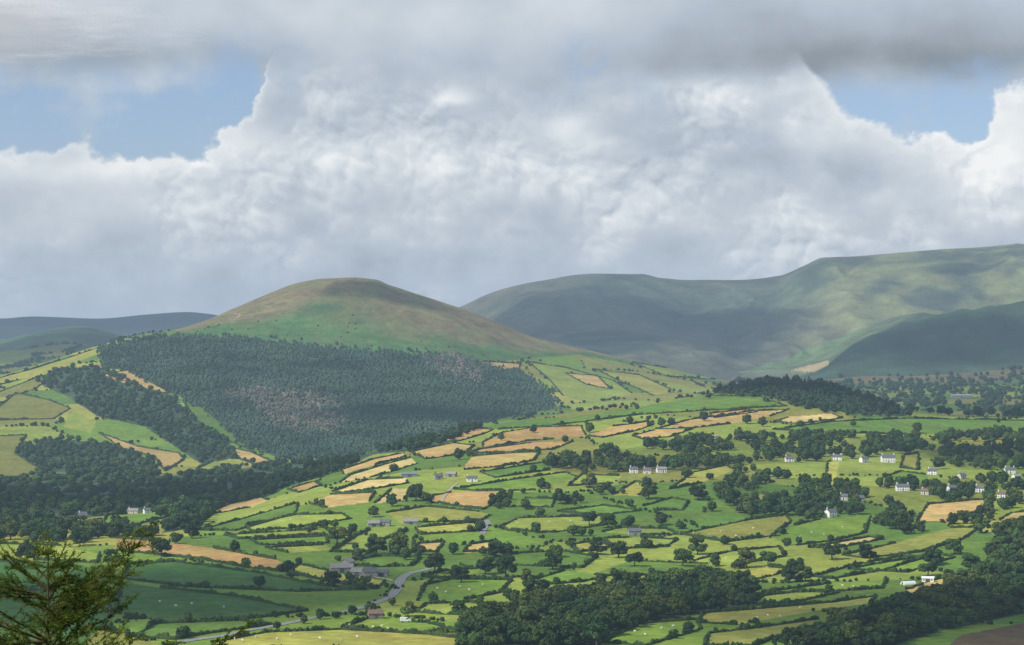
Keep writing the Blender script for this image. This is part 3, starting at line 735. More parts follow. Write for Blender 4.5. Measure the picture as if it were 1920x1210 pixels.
def bake(name, lst, protos_, mat, label, cat, zoff=-.3):
    A = Acc(); by = {}
    for t in lst: by.setdefault(random.randrange(len(protos_)), []).append(t)
    for k, ts in by.items():
        V, Q = protos_[k]; a = np.array([(t[0], t[1], t[2]+zoff, t[3], t[4]) for t in ts]); n = len(a)
        th = rng.uniform(0, 6.28, n); c, s = np.cos(th)[:, None], np.sin(th)[:, None]
        W = np.zeros((n, len(V), 3))
        W[..., 0] = (V[None, :, 0]*c-V[None, :, 1]*s)*a[:, 3:4]+a[:, 0:1]
        W[..., 1] = (V[None, :, 0]*s+V[None, :, 1]*c)*a[:, 3:4]+a[:, 1:2]
        W[..., 2] = V[None, :, 2]*a[:, 4:5]+a[:, 2:3]
        A.add(W.reshape(-1, 3), (Q[None]+(np.arange(n)*len(V))[:, None, None]).reshape(-1, 4))
    if A.n == 0: return
    o = link(name, mesh_np(name, *A.get()), mat)
    return tag(o, label, cat, kind='stuff')
WN = dict(lower='dense broadleaf wood at bottom centre below the pale strip', corner='dark broadleaf wood running down the lower right corner', village='broadleaf trees filling the gaps between the eastern village houses',
          slope='long dense broadleaf wood across the slope above the village', spur='dark wood along the left edge of the farmed spur', valley='broadleaf woodland covering the left valley floor',
          left_a='broadleaf wood on the left shoulder below the hill', left_b='rounded broadleaf wood low on the left slope', hedgerow='small hedgerow trees dotted along the field edges', single='small scattered trees and bushes on the middle farmland')
for n, lab in WN.items():
    sub = [t for t in rest if t[6] == n]
    for tn in range(2):
        s2 = [t for t in sub if (t[5] < .55) == (tn == 0)]
        bake('woodland' if n not in ('hedgerow', 'single') else 'hedgerow_trees', s2, LOW, MF[tn if n != 'spur' else 0], lab+(', darker crowns' if tn == 0 else ', lighter crowns'), 'trees')
bake('conifer_plantation', [t for t in cons if t[6] == 'plantation'], SOFT+CON[:2], MCON, 'blue green conifer plantation across the flank of the round hill', 'forest')
bake('bare_larch_stand', [t for t in cons if t[6] == 'dead1'], SOFT, MDEAD, 'large grey brown bare patch in the middle of the plantation', 'forest')
bake('bare_larch_stand', [t for t in cons if t[6] == 'dead2'], SOFT, MDEAD, 'smaller grey brown bare patch at the plantation top right', 'forest')
bake('conifer_wood', [t for t in cons if t[6] == 'knoll'], SOFT+CON[:1], MKNOLL, 'dark conifer wood crowning the knoll on the ridge', 'forest')
# bushes along the borders of the unnamed paddocks
def borders(mask, n, w0, w1, hr):
    i = np.nonzero(mask & VIS); out = []
    if len(i[0]) == 0: return out
    k = rng.choice(len(i[0]), size=min(n, len(i[0])), replace=False)
    for a in k:
        x, y = Xc[i[0][a], i[1][a]]+random.uniform(-2, 2), Yc[i[0][a], i[1][a]]+random.uniform(-3, 3)
        z = zat(x, y); px, py = topix((x, y, z))
        if blocks(px, py): continue
        w = random.uniform(w0, w1); out.append((x, y, z, w, w*random.uniform(*hr), 0, ''))
    return out
free = (LAB < 0) & ((WL == 0) | wg)
bake('hedgerow_bushes', borders((edge < 4) & free & (ZONE == 0), 2200, 1.5, 3.4, (.6, 1.0)), LOW, MF[0], 'dark bushes and overgrown hedges around the small paddocks', 'bushes')
bake('hedgerow_bushes', borders((edge < 9) & free & (ZONE == 1) & ~openhill & (Yc > 2600), 1700, 3, 8, (.6, .95)), LOW, MF[0], 'dark hedges and trees on the hill slopes', 'bushes')
bake('hedgerow_bushes', borders((edge < 14) & free & (ZONE == 2) & (Yc < 6800) & (Uc < 400), 700, 7, 14, (.6, .9)), LOW, MF[0], 'dark trees dotted over the far left lowland', 'bushes')
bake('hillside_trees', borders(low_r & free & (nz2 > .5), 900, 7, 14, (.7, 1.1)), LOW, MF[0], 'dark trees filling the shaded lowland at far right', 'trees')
bake('hillside_trees', borders(openhill & (nz2 > .52) & (br < .5), 100, 2, 4.5, (.6, .9)), LOW, MF[0], 'lone thorn bushes on the open green flank', 'bushes')

# ------------------------------------------------------------------ road and tracks
def smoothline(pix, n=10):
    pts = [hit(*p) for p in pix]; out = []
    for i in range(len(pts)-1):
        p0 = pts[max(i-1, 0)]; p1 = pts[i]; p2 = pts[i+1]; p3 = pts[min(i+2, len(pts)-1)]
        for k in range(n):
            t = k/n; out.append(.5*((2*p1)+(p2-p0)*t+(2*p0-5*p1+4*p2-p3)*t*t+(3*p1-p0-3*p2+p3)*t**3))
    out.append(pts[-1]); return out
def ribbon(name, pl, off0, off1, dz, mat, seg=None):
    V = []; Q = []; prev = None
    for i, p in enumerate(pl):
        d = (pl[min(i+1, len(pl)-1)]-pl[max(i-1, 0)]); d.z = 0; d.normalize(); nx, ny = -d.y, d.x
        zc = zat(p.x, p.y)
        b0 = len(V)
        for o in np.linspace(off0, off1, 3): V.append((p.x+nx*o, p.y+ny*o, max(zc-.3, zat(p.x+nx*o, p.y+ny*o))+dz))
        if prev is not None and (seg is None or (i % seg) < seg//2): Q += [(prev, prev+1, b0+1, b0), (prev+1, prev+2, b0+2, b0+1)]
        prev = b0
    return tag(link(name, mesh_np(name, np.array(V), np.array(Q)), mat, smooth=True), kind='structure')
rp = smoothline([(318,1208),(450,1186),(540,1169),(620,1153),(690,1136),(728,1122),(744,1106),(750,1092),(757,1082),(775,1074),(806,1067)], 16)
ribbon('road', rp, -2.5, 2.5, .25, MROAD)
ribbon('road_edge_line', rp, -2.3, -2.2, .29, MPAINT); ribbon('road_edge_line', rp, 2.2, 2.3, .29, MPAINT)
ribbon('road_centre_line', rp, -.08, .08, .29, MPAINT, 4)
ribbon('lane', smoothline([(905,1002),(908,992),(915,984),(912,976)], 8), -2, 2, .3, MROAD)
ribbon('farm_track', smoothline([(826,946),(834,930),(848,914),(858,906)], 8), -1.3, 1.3, .3, MTRACK)
ribbon('farm_track', smoothline([(700,1082),(730,1088),(746,1092)], 8), -1.6, 1.6, .3, MTRACK)
ribbon('hill_path', smoothline([(396,612),(430,604),(450,592),(440,588),(470,578),(520,566)], 10), -1.6, 1.6, .5, MTRACK)

# ------------------------------------------------------------------ buildings
BS = .66
def bx(bm, x0, x1, y0, y1, z0, z1):
    vs = [bm.verts.new(p) for p in ((x0,y0,z0),(x1,y0,z0),(x1,y1,z0),(x0,y1,z0),(x0,y0,z1),(x1,y0,z1),(x1,y1,z1),(x0,y1,z1))]
    for f in ((0,3,2,1),(4,5,6,7),(0,1,5,4),(1,2,6,5),(2,3,7,6),(3,0,4,7)): bm.faces.new([vs[i] for i in f])
def building(name, cat, px, py, w, d, h, rot, wm, rm, label, rh=None, chim=1, cols=3, floors=2, barn=False, group=None):
    p = hit(px, py); r = empty(name, p, math.radians(rot)); rh = rh or d*.36
    w, d, h, rh = w*BS, d*BS, h*BS, rh*BS
    bm = bmesh.new(); prof = [(-d/2, -2), (d/2, -2), (d/2, h), (0, h+rh), (-d/2, h)]
    A = [bm.verts.new((-w/2, y, z)) for y, z in prof]; B = [bm.verts.new((w/2, y, z)) for y, z in prof]
    bm.faces.new(A); bm.faces.new(B[::-1])
    for i in range(5): bm.faces.new((A[i], A[(i+1) % 5], B[(i+1) % 5], B[i]))
    fin('wall', bm, wm, r)
    bm = bmesh.new(); ov = .35; th = .2
    sl = rh/(d/2); e = d/2+ov
    prof = [(-e, h-sl*ov+.04), (0, h+rh+.04), (e, h-sl*ov+.04), (e, h-sl*ov+.04+th), (0, h+rh+.04+th), (-e, h-sl*ov+.04+th)]
    A = [bm.verts.new((-w/2-.3, y, z)) for y, z in prof]; B = [bm.verts.new((w/2+.3, y, z)) for y, z in prof]
    bm.faces.new((A[0], A[1], A[4], A[5])); bm.faces.new((A[1], A[2], A[3], A[4])); bm.faces.new((B[0], B[1], B[4], B[5])); bm.faces.new((B[1], B[2], B[3], B[4]))
    for i in range(6): bm.faces.new((A[i], A[(i+1) % 6], B[(i+1) % 6], B[i]))
    roof = fin('roof', bm, rm, r)
    for k in range(chim):
        bm = bmesh.new(); x = (-w/2+.7) if k == 0 else (w/2-.7)
        bx(bm, x-.4, x+.4, -.32, .32, h+rh-.5, h+rh+1.0); bx(bm, x-.46, x+.46, -.38, .38, h+rh+1.003, h+rh+1.12)
        for q in (-.18, .18): bx(bm, x+q-.1, x+q+.1, -.1, .1, h+rh+1.123, h+rh+1.45)
        fin('chimney', bm, wm if wm is not MSTONE else MBRICK, roof)
    fh = h/max(floors, 1)
    def win(x, z, ww, wh, y, s, axis='y'):
        bm = bmesh.new()
        bx(bm, -ww/2-.1, ww/2+.1, -.06, .10, -wh/2-.1, -wh/2); bx(bm, -ww/2-.1, ww/2+.1, -.06, .10, wh/2, wh/2+.1)
        bx(bm, -ww/2-.1, -ww/2, -.06, .10, -wh/2, wh/2); bx(bm, ww/2, ww/2+.1, -.06, .10, -wh/2, wh/2); bx(bm, -.04, .04, -.05, .06, -wh/2, wh/2)
        o = fin('window', bm, MFRAME, r)
        if axis == 'y': o.location = (x, y, z); o.rotation_euler = (0, 0, 0 if s < 0 else math.pi)
        else: o.location = (x, y, z); o.rotation_euler = (0, 0, math.pi/2*s)
        bm = bmesh.new(); bx(bm, -ww/2+.005, ww/2-.005, -.03, .05, -wh/2+.005, wh/2-.005); fin('pane', bm, MGLASS, o)
    if barn:
        bm = bmesh.new(); bx(bm, -1.3, 1.3, -d/2-.08, -d/2+.05, -1, min(2.4, h-.4)); fin('door', bm, MDOOR, r)
        for sx in (-.33, .33): win(sx*w, h*.55, .8, .7, -d/2, -1)
    else:
        dc = cols//2
        for f in range(floors):
            for c in range(cols):
                x = (c-(cols-1)/2)*w/(cols+.2)
                if f == 0 and c == dc: continue
                win(x, f*fh+fh*.55, .75, .75, -d/2, -1)
        bm = bmesh.new(); x = (dc-(cols-1)/2)*w/(cols+.2); bx(bm, x-.42, x+.42, -d/2-.06, -d/2+.05, -.3, 1.7); fin('door', bm, MDOOR, r)
        win(w/2, h*.6, .75, .75, 0, 1, 'x'); win(-w/2, h*.6, .75, .75, 0, -1, 'x')
    return tag(r, label, cat, group)
W_, S_ = MWHITE, MSTONE
building('stone_barn', 'barn', 640, 1073, 20, 9, 4.4, 12, S_, MGREYR, 'longest grey stone farm barn with pale weathered roof, left end of the roadside farm', barn=True, chim=0)
building('stone_barn', 'barn', 672, 1079, 12, 8, 3.4, -18, S_, MGREYR, 'low grey stone barn in the middle of the roadside farm', barn=True, chim=0)
building('farmhouse', 'house', 694, 1082, 12, 8, 4.8, 10, S_, MSLATE, 'grey stone farmhouse with slate roof at the roadside farm')
building('stone_barn', 'barn', 716, 1080, 11, 7, 3.2, -8, S_, MSLATE, 'small slate roofed shed at the right end of the roadside farm', barn=True, chim=0)
building('stone_barn', 'barn', 652, 1062, 14, 8, 4.2, 70, S_, MGREYR, 'gable-on stone barn behind the longest roadside barn', barn=True, chim=0)
building('brick_house', 'house', 704, 1160, 11, 7, 4.0, 14, MBRICK, MTILE, 'brown brick house with brown tiled roof below the road bend', floors=1)
building('white_cottage', 'house', 155, 975, 10, 7, 4.6, 20, W_, MSLATE, 'white gabled cottage on the left valley floor', rh=4.6)
building('valley_house', 'house', 250, 963, 13, 7, 3.8, -10, MCREAM, MGREYR, 'pale long house beyond the green paddock in the left valley', cols=4, floors=1)
building('valley_house', 'house', 276, 963, 9, 7, 4.4, 25, W_, MSLATE, 'white house right of the pale long house in the left valley')
building('long_barn', 'barn', 768, 894, 20, 9, 3.4, 4, MMETAL, MMETAL, 'long grey blue sheet metal barn beside the straw-coloured fields', barn=True, chim=0, rh=1.8)
building('farmhouse', 'house', 822, 899, 10, 7, 4.6, 20, S_, MSLATE, 'grey stone farmhouse right of the long grey blue barn', chim=2)
building('stone_barn', 'barn', 846, 894, 13, 7, 3.6, -20, S_, MGREYR, 'grey stone barn between the hill farmhouse and the lone white house', barn=True, chim=0)
building('white_house', 'house', 885, 903, 13, 7, 4.2, 5, W_, MSLATE, 'lone white house above the brown striped field', floors=1)
building('terraced_house', 'house', 1188, 887, 10, 7, 5.0, 5, W_, MSLATE, 'left white house of the row of three on the wooded slope')
building('terraced_house', 'house', 1214, 888, 10, 7, 4.2, -14, MCREAM, MSLATE, 'middle cream house of the row of three on the wooded slope', floors=1)
building('terraced_house', 'house', 1240, 886, 12, 7, 4.4, 12, W_, MGREYR, 'right white house of the row of three on the wooded slope', cols=4)
building('white_house', 'house', 1480, 866, 11, 7, 4.6, 8, W_, MSLATE, 'leftmost white house on the upper slope, left of the yellow-green strip')
building('white_house', 'house', 1570, 863, 12, 7, 4.8, -10, W_, MSLATE, 'white house at the top of the narrow yellow-green strip', chim=2)
building('white_house', 'house', 1620, 867, 11, 7, 4.8, 30, W_, MSLATE, 'white house just left of the biggest white house')
building('white_house', 'house', 1665, 867, 18, 8, 7, 6, W_, MSLATE, 'biggest white house, two storeys tall, on the upper slope', chim=2, cols=5)
building('white_house', 'house', 1748, 890, 11, 7, 4.8, -16, W_, MSLATE, 'white house right of the small bright green paddock')
building('white_house', 'house', 1893, 888, 13, 7, 5, 8, W_, MSLATE, 'upper white house at the far right edge', chim=2)
building('white_house', 'house', 1906, 900, 10, 7, 4.6, 24, W_, MGREYR, 'lower white house at the far right edge')
building('white_house', 'house', 1692, 920, 15, 7, 5, 4, W_, MSLATE, 'wide white house below the small bright green paddock', chim=2, cols=5)
building('white_house', 'house', 1785, 922, 10, 7, 5, 16, W_, MSLATE, 'white house behind the tan field at right, left one of two')
building('white_house', 'house', 1837, 922, 10, 7, 4.6, -12, W_, MSLATE, 'white house behind the tan field at right, right one of two')
building('white_cottage', 'house', 1557, 969, 12, 8, 5.4, 40, W_, MSLATE, 'white cottage at the top of the bright green wedge field')
building('village_house', 'house', 1582, 938, 9, 7, 4.4, -14, MCREAM, MSLATE, 'cream house among trees above the bright green wedge field')
building('village_house', 'house', 1803, 898, 9, 7, 4.6, 30, MCREAM, MSLATE, 'cream house halfway between the tan field and the upper right white houses')
building('village_house', 'house', 1878, 933, 9, 7, 4.4, -20, W_, MTILE, 'white house with brown roof at the right end of the tan field')
building('village_house', 'house', 1612, 940, 9, 7, 4, 12, S_, MSLATE, 'grey stone house right of the cream house among trees')
building('village_house', 'house', 1735, 927, 9, 7, 4, -24, MCREAM, MTILE, 'cream house with brown roof right of the wide white house')
building('stone_barn', 'barn', 700, 987, 12, 7, 3.4, 14, S_, MGREYR, 'left grey barn of the mid valley hamlet', barn=True, chim=0)
building('farmhouse', 'house', 722, 986, 11, 7, 4.2, -8, S_, MSLATE, 'grey stone house between the two barns of the mid valley hamlet')
building('stone_barn', 'barn', 770, 983, 15, 7, 3.2, 6, S_, MGREYR, 'long grey barn at the right end of the mid valley hamlet', barn=True, chim=0)
building('farmhouse', 'house', 1190, 1004, 13, 7, 4.6, 10, S_, MSLATE, 'grey farmhouse half hidden in trees left of the wide olive field', chim=2)
building('white_cottage', 'house', 1345, 826, 8, 6, 4, 10, W_, MSLATE, 'small white cottage at the top of the long wood', floors=1)
building('long_shed', 'shed', 1802, 746, 54, 14, 6, 3, MMETAL, MGREYR, 'long pale roofed shed on the shaded far right lowland', barn=True, chim=0, rh=3)
building('white_shed', 'shed', 1740, 1091, 10, 7, 3.2, -14, W_, MPLAST, 'white roofed shed right of the polytunnel', barn=True, chim=0, rh=1.2)
# polytunnel
p = hit(1703, 1096); r = empty('polytunnel', p, math.radians(24), (.66, .66, .66))
bm = bmesh.new(); n = 12; ringA = []; ringB = []
for k in range(n+1):
    a = math.pi*k/n; y, z = -3.2*math.cos(a), 3.0*math.sin(a)-.2
    ringA.append(bm.verts.new((-6, y, z))); ringB.append(bm.verts.new((6, y, z)))
for k in range(n): bm.faces.new((ringA[k], ringA[k+1], ringB[k+1], ringB[k]))
bm.faces.new(ringA); bm.faces.new(ringB[::-1]); fin('cover', bm, MPLAST, r, False)
bm = bmesh.new(); bx(bm, -6.06, -5.98, -1.1, 1.1, -.5, 2.1); fin('door', bm, MDOOR, r)
for x in (-4, -2, 0, 2, 4):
    bm = bmesh.new(); A2 = []
    for k in range(n+1):
        a = math.pi*k/n; y, z = -3.24*math.cos(a), 3.05*math.sin(a)-.2
        A2.append((bm.verts.new((x-.06, y, z)), bm.verts.new((x+.06, y, z))))
    for k in range(n): bm.faces.new((A2[k][0], A2[k+1][0], A2[k+1][1], A2[k][1]))
    fin('hoop', bm, MGREYR, r)
tag(r, 'white half-round polytunnel beside the tan field at lower right', 'polytunnel')

# van by the brick house
p = hit(760, 1167); r = empty('parked_van', p+Vector((0, 0, .1)), math.radians(8))
bm = bmesh.new(); prof = [(-2.5,.45),(2.5,.45),(2.55,.95),(2.35,1.2),(1.75,1.35),(1.2,2.15),(.9,2.3),(-2.4,2.3),(-2.52,2.0)]
A = [bm.verts.new((x, -.95, z)) for x, z in prof]; B = [bm.verts.new((x, .95, z)) for x, z in prof]
bm.faces.new(A); bm.faces.new(B[::-1])
for i in range(len(prof)): bm.faces.new((A[i], A[(i+1) % len(prof)], B[(i+1) % len(prof)], B[i]))
bmesh.ops.bevel(bm, geom=bm.edges[:], offset=.07, segments=2, affect='EDGES'); fin('body', bm, MVAN, r)
for s in (-1, 1):
    bm = bmesh.new(); v = [bm.verts.new((x, s*.957, z)) for x, z in ((1.5,1.42),(1.08,2.05),(.35,2.1),(.35,1.42))]; bm.faces.new(v); fin('side_window', bm, MGLASS, r)
    for x in (-1.6, 1.65):
        bm = bmesh.new(); bmesh.ops.create_cone(bm, cap_ends=True, segments=16, radius1=.36, radius2=.36, depth=.24, matrix=Matrix.Translation((x, s*.88, .36))@Matrix.Rotation(math.pi/2, 4, 'X')); w = fin('wheel', bm, MRUBBER, r)
        bm = bmesh.new(); bmesh.ops.create_cone(bm, cap_ends=True, segments=12, radius1=.2, radius2=.2, depth=.03, matrix=Matrix.Translation((x, s*1.012, .36))@Matrix.Rotation(math.pi/2, 4, 'X')); fin('rim', bm, MGREYR, w)
    bm = bmesh.new(); bx(bm, 2.46, 2.58, s*.7-.17, s*.7+.17, .82, 1.02); fin('headlight', bm, MGLASS, r)
bm = bmesh.new(); v = [bm.verts.new(q) for q in ((1.735,-.8,1.40),(1.735,.8,1.40),(1.24,.75,2.12),(1.24,-.75,2.12))]
for q in v: q.co.x += .035; q.co.z += .02
bm.faces.new(v); fin('windscreen', bm, MGLASS, r)
tag(r, 'white van parked on the grass right of the brown brick house', 'van')

# ------------------------------------------------------------------ sheep
sk = bpy.data.meshes.new('sheep_skel')
pts = [(0,0,.72,.26),(.32,0,.74,.25),(-.34,0,.73,.25),(.52,0,.86,.13),(.68,0,.88,.10),(.82,0,.80,.06),(.34,.13,.42,.075),(.34,.13,.05,.045),(.34,-.13,.42,.075),(.34,-.13,.05,.045),(-.36,.14,.44,.09),(-.42,.14,.24,.05),(-.38,.14,.05,.045),(-.36,-.14,.44,.09),(-.42,-.14,.24,.05),(-.38,-.14,.05,.045),(-.56,0,.66,.05)]
ed = [(0,1),(0,2),(1,3),(3,4),(4,5),(1,6),(6,7),(1,8),(8,9),(2,10),(10,11),(11,12),(2,13),(13,14),(14,15),(2,16)]
sk.from_pydata([q[:3] for q in pts], ed, []); so = bpy.data.objects.new('sheep_skel', sk); COLL.objects.link(so)
md = so.modifiers.new('s', 'SKIN'); so.modifiers.new('u', 'SUBSURF').levels = 1
for i, q in enumerate(pts): sk.skin_vertices[0].data[i].radius = (q[3], q[3]); sk.skin_vertices[0].data[i].use_root = (i == 0)
dg = bpy.context.evaluated_depsgraph_get(); sme = bpy.data.meshes.new_from_object(so.evaluated_get(dg)); bpy.data.objects.remove(so)
sme.name = 'sheep'; sme.materials.clear(); sme.materials.append(MWOOL)
spx = [(700,1178),(716,1176),(728,1181),(690,1183),(655,1174),(440,1200),(455,1203),(480,1196),(520,1200),(545,1193),(600,1199),(640,1203),(670,1196),(820,1105),(836,1112),(862,1102),(880,1108),(905,1098),
       (850,1140),(870,1146),(1300,1000),(1330,1004),(1352,998),(1380,1006),(1412,992),(1500,1008),(1522,1000),(1545,1004),(1580,990),(1340,1046),(1362,1048),(1390,1042),(1420,1160),(1440,1156),(1462,1158),(1500,1142),
       (1190,1186),(1210,1192),(1240,1180),(1262,1176),(970,982),(1000,985),(1030,980),(1070,978),(520,980),(545,976),(580,972),(1600,1102),(1580,1100),(300,1130),(330,1138),(360,1134),(420,1140)]
slab = place_labels([(x, y, 'tiny pale sheep grazing') for x, y in spx], 'sheep')
for (x, y), l in zip(spx, slab):
    q = hit(x, y); o = bpy.data.objects.new('sheep', sme); COLL.objects.link(o); o.location = q; o.rotation_euler = (0, 0, random.uniform(0, 6.28)); o.scale = (1.15,)*3
    tag(o, l, 'sheep', 'sheep grazing in the pastures')

# ------------------------------------------------------------------ the near conifer at lower left
m, nt, b = newmat('near_needles'); cr_ = nt.nodes.new('ShaderNodeValToRGB'); nt.links.new(pos_noise(nt, 4.5, 3, .6), cr_.inputs[0])
e = cr_.color_ramp.elements; e[0].position = .32; e[0].color = (.030, .058, .011, 1); e[1].position = .68; e[1].color = (.175, .210, .034, 1); x = e.new(.5); x.color = (.080, .130, .019, 1)
nt.links.new(cr_.outputs[0], b.inputs['Base Color'])
tr = nt.nodes.new('ShaderNodeBsdfTranslucent'); nt.links.new(cr_.outputs[0], tr.inputs[0]); mx = nt.nodes.new('ShaderNodeMixShader'); mx.inputs[0].default_value = .35
nt.links.new(b.outputs[0], mx.inputs[1]); nt.links.new(tr.outputs[0], mx.inputs[2]); nt.links.new(mx.outputs[0], nt.nodes['Material Output'].inputs[0])
MNEED = m; MTWIG = mk('near_twig', (.08, .065, .03), .9, .3, 8, hz=False)
ND = 22.; nx0 = ND*(90-CX)/F; ztop = -(1030-HY)/F*ND; zb = zat(nx0, ND)
root = empty('conifer_tree', (nx0, ND, zb)); HT = ztop-zb
TA = Acc(); NA = Acc(); BA = Acc()
def tube(A, p, q, r0, r1, n=5):
    p = np.array(p); q = np.array(q); d = q-p; d = d/(np.linalg.norm(d)+1e-9); a = np.cross(d, (.3, .2, 1) if abs(d[2]) < .9 else (1, 0, 0)); a /= np.linalg.norm(a); b2 = np.cross(d, a)
    th = np.arange(n)*6.283/n; ring = np.cos(th)[:, None]*a+np.sin(th)[:, None]*b2
    A.add(np.concatenate([p+ring*r0, q+ring*r1]), [[i, (i+1) % n, n+(i+1) % n, n+i] for i in range(n)])
def needles(p, q, dens, ln):
    p = np.array(p); q = np.array(q); l = np.linalg.norm(q-p); n = max(3, int(l*dens)); d = (q-p)/l
    t = rng.uniform(0, 1.05, n)[:, None]; c = p+(q-p)*t
    o = rdir(n); o -= (o@d)[:, None]*d; o /= np.linalg.norm(o, axis=1, keepdims=True); dirn = o*.7+d*.75; L_ = ln*rng.uniform(.6, 1.2, n)[:, None]
    s = np.cross(dirn, rdir(n)); s /= np.linalg.norm(s, axis=1, keepdims=True); s *= .0034
    V = np.stack([c-s, c+s, c+dirn*L_+s*.5, c+dirn*L_-s*.5], 1).reshape(-1, 3); NA.add(V, np.arange(4*n).reshape(-1, 4))
for k in range(12):
    z0, z1_ = HT*k/12, HT*(k+1)/12
    tube(TA, (0, 0, z0), (0, 0, z1_), .16*(1-k/12)+.006, .16*(1-(k+1)/12)+.005, 7)
needles((0, 0, HT-.35), (0, 0, HT), 240, .036)
dz = .08
while dz < 4.2:
    detail = dz < 1.6
    nb = (3 if dz < .3 else 5) if detail else 4
    for k in range(nb):
        a = random.uniform(0, 6.283); Lb = min(1.7, .12+1.30*dz**.95)*random.uniform(.4, 1.2)
        up = random.uniform(.3, 1.1)-.2*min(dz, 1.6)
        p = np.array((0, 0, HT-dz)); dirh = np.array((math.cos(a), math.sin(a), 0)); n = max(4, int(Lb/.10)); prev = p
        for j in range(1, n+1):
            t = j/n
            q = p+dirh*Lb*t+np.array((0, 0, Lb*(up*t-.42*t*t+.30*t**4)))+rng.normal(0, .008, 3)
            tube(BA, prev, q, .012*(1-(j-1)/n)*min(1, Lb)+.003, .012*(1-j/n)*min(1, Lb)+.003, 4)
            if t > .15 or dz < .4:
                if detail: needles(prev, q, 160, .036)
                for sgn in (-1, 1):
                    if random.random() < (.85 if detail else .5):
                        sd = np.array((-dirh[1], dirh[0], 0))*sgn; tl = random.uniform(.10, .28)*(1.1-.55*t)*min(1, .5+dz)
                        e = q+(sd*random.uniform(.4, .9)+dirh*random.uniform(.5, 1)+np.array((0, 0, random.uniform(-.15, .85))))*tl
                        tube(BA, q, e, .003, .0015, 3); needles(q, e, 210 if detail else 50, .036)
                        if detail and tl > .14:
                            for _ in range(2):
                                m0 = q+(e-q)*random.uniform(.3, .8); e2 = m0+(e-q)*.4+rng.normal(0, .045, 3); tube(BA, m0, e2, .002, .0012, 3); needles(m0, e2, 210, .034)
            prev = q
    dz += .10 if detail else .3
link('trunk', mesh_np('trunk', *TA.get()), MTWIG, root); link('branches', mesh_np('branches', *BA.get()), MTWIG, root); link('needles', mesh_np('needles', *NA.get()), MNEED, root)
tag(root, 'green conifer top with bushy feathery shoots in the foreground at lower left', 'tree')

# ------------------------------------------------------------------ unseen clouds overhead, added out of frame to throw shadows on chosen land
m = bpy.data.materials.new('shadow_cloud'); m.use_nodes = True; nt = m.node_tree; N = nt.nodes; N.remove(N['Principled BSDF'])
tc = N.new('ShaderNodeTexCoord'); gl = N.new('ShaderNodeVectorMath'); gl.operation = 'MULTIPLY'; gl.inputs[1].default_value = (1, 1, 0); nt.links.new(tc.outputs['Object'], gl.inputs[0])
ln = N.new('ShaderNodeVectorMath'); ln.operation = 'LENGTH'; nt.links.new(gl.outputs[0], ln.inputs[0])
ns = pos_noise(nt, .004, 3, .6)
ad = N.new('ShaderNodeMath'); ad.operation = 'MULTIPLY_ADD'; nt.links.new(ns, ad.inputs[0]); ad.inputs[1].default_value = .9; nt.links.new(ln.outputs['Value'], ad.inputs[2])
al = mapr(nt, ad.outputs[0], .95, 1.35, .64, 0)
df = N.new('ShaderNodeBsdfDiffuse'); df.inputs[0].default_value = (.85, .85, .87, 1); tl = N.new('ShaderNodeBsdfTranslucent'); tl.inputs[0].default_value = (.8, .8, .82, 1)
m2_ = N.new('ShaderNodeMixShader'); m2_.inputs[0].default_value = .5; nt.links.new(df.outputs[0], m2_.inputs[1]); nt.links.new(tl.outputs[0], m2_.inputs[2])
tp = N.new('ShaderNodeBsdfTransparent'); m3 = N.new('ShaderNodeMixShader'); nt.links.new(al, m3.inputs[0]); nt.links.new(tp.outputs[0], m3.inputs[1]); nt.links.new(m2_.outputs[0], m3.inputs[2])
nt.links.new(m3.outputs[0], N['Material Output'].inputs[0]); MSHADOWCLOUD = m
def shadow_cloud(px, py, sx, sy, alt=1700):
    g = hit(px, py); t = (alt-g.z)/SUN.z; c = g+SUN*t
    bm = bmesh.new(); bmesh.ops.create_icosphere(bm, subdivisions=4, radius=1)
    for v in bm.verts:
        n = float(fbm(np.array([v.co.x*2+px]), np.array([v.co.y*2+v.co.z*3]), 5, 3)[0]); v.co *= .8+.4*n
        if v.co.z < 0: v.co.z *= .25
    o = fin('shadow_cloud', bm, MSHADOWCLOUD, None, True); o.location = c; o.scale = (sx, sy, 90); tag(o, kind='structure')
shadow_cloud(250, 1120, 190, 170); shadow_cloud(1850, 1170, 200, 150); shadow_cloud(1580, 735, 260, 240); shadow_cloud(1880, 850, 110, 110)
shadow_cloud(230, 935, 260, 300); shadow_cloud(1100, 590, 680, 1200); shadow_cloud(1780, 640, 460, 360); shadow_cloud(760, 780, 200, 100)
shadow_cloud(150, 640, 600, 900); shadow_cloud(1400, 600, 300, 500); shadow_cloud(300, 590, 1500, 1500); shadow_cloud(1790, 505, 200, 240); shadow_cloud(690, 545, 150, 150)

# ------------------------------------------------------------------ sky
wd = bpy.data.worlds.new('World'); S.world = wd; wd.use_nodes = True; nt = wd.node_tree; N = nt.nodes; Lk = nt.links
for n in list(N): N.remove(n)
def setin(sock, v):
    if isinstance(v, (int, float)): sock.default_value = v
    else: Lk.new(v, sock)
def M(op, a, b_=None, c=None):
    n = N.new('ShaderNodeMath'); n.operation = op; setin(n.inputs[0], a)
    if b_ is not None: setin(n.inputs[1], b_)
    if c is not None: setin(n.inputs[2], c)
    return n.outputs[0]
def SM(v, a, b_, c=0., d=1.):
    n = N.new('ShaderNodeMapRange'); n.interpolation_type = 'SMOOTHSTEP'; setin(n.inputs[0], v)
    for i, q in enumerate((a, b_, c, d)): n.inputs[i+1].default_value = q
    return n.outputs[0]
tc = N.new('ShaderNodeTexCoord'); sp = N.new('ShaderNodeSeparateXYZ'); Lk.new(tc.outputs['Generated'], sp.inputs[0])
az = M('ARCTAN2', sp.outputs[0], sp.outputs[1]); el = M('ARCSINE', sp.outputs[2])
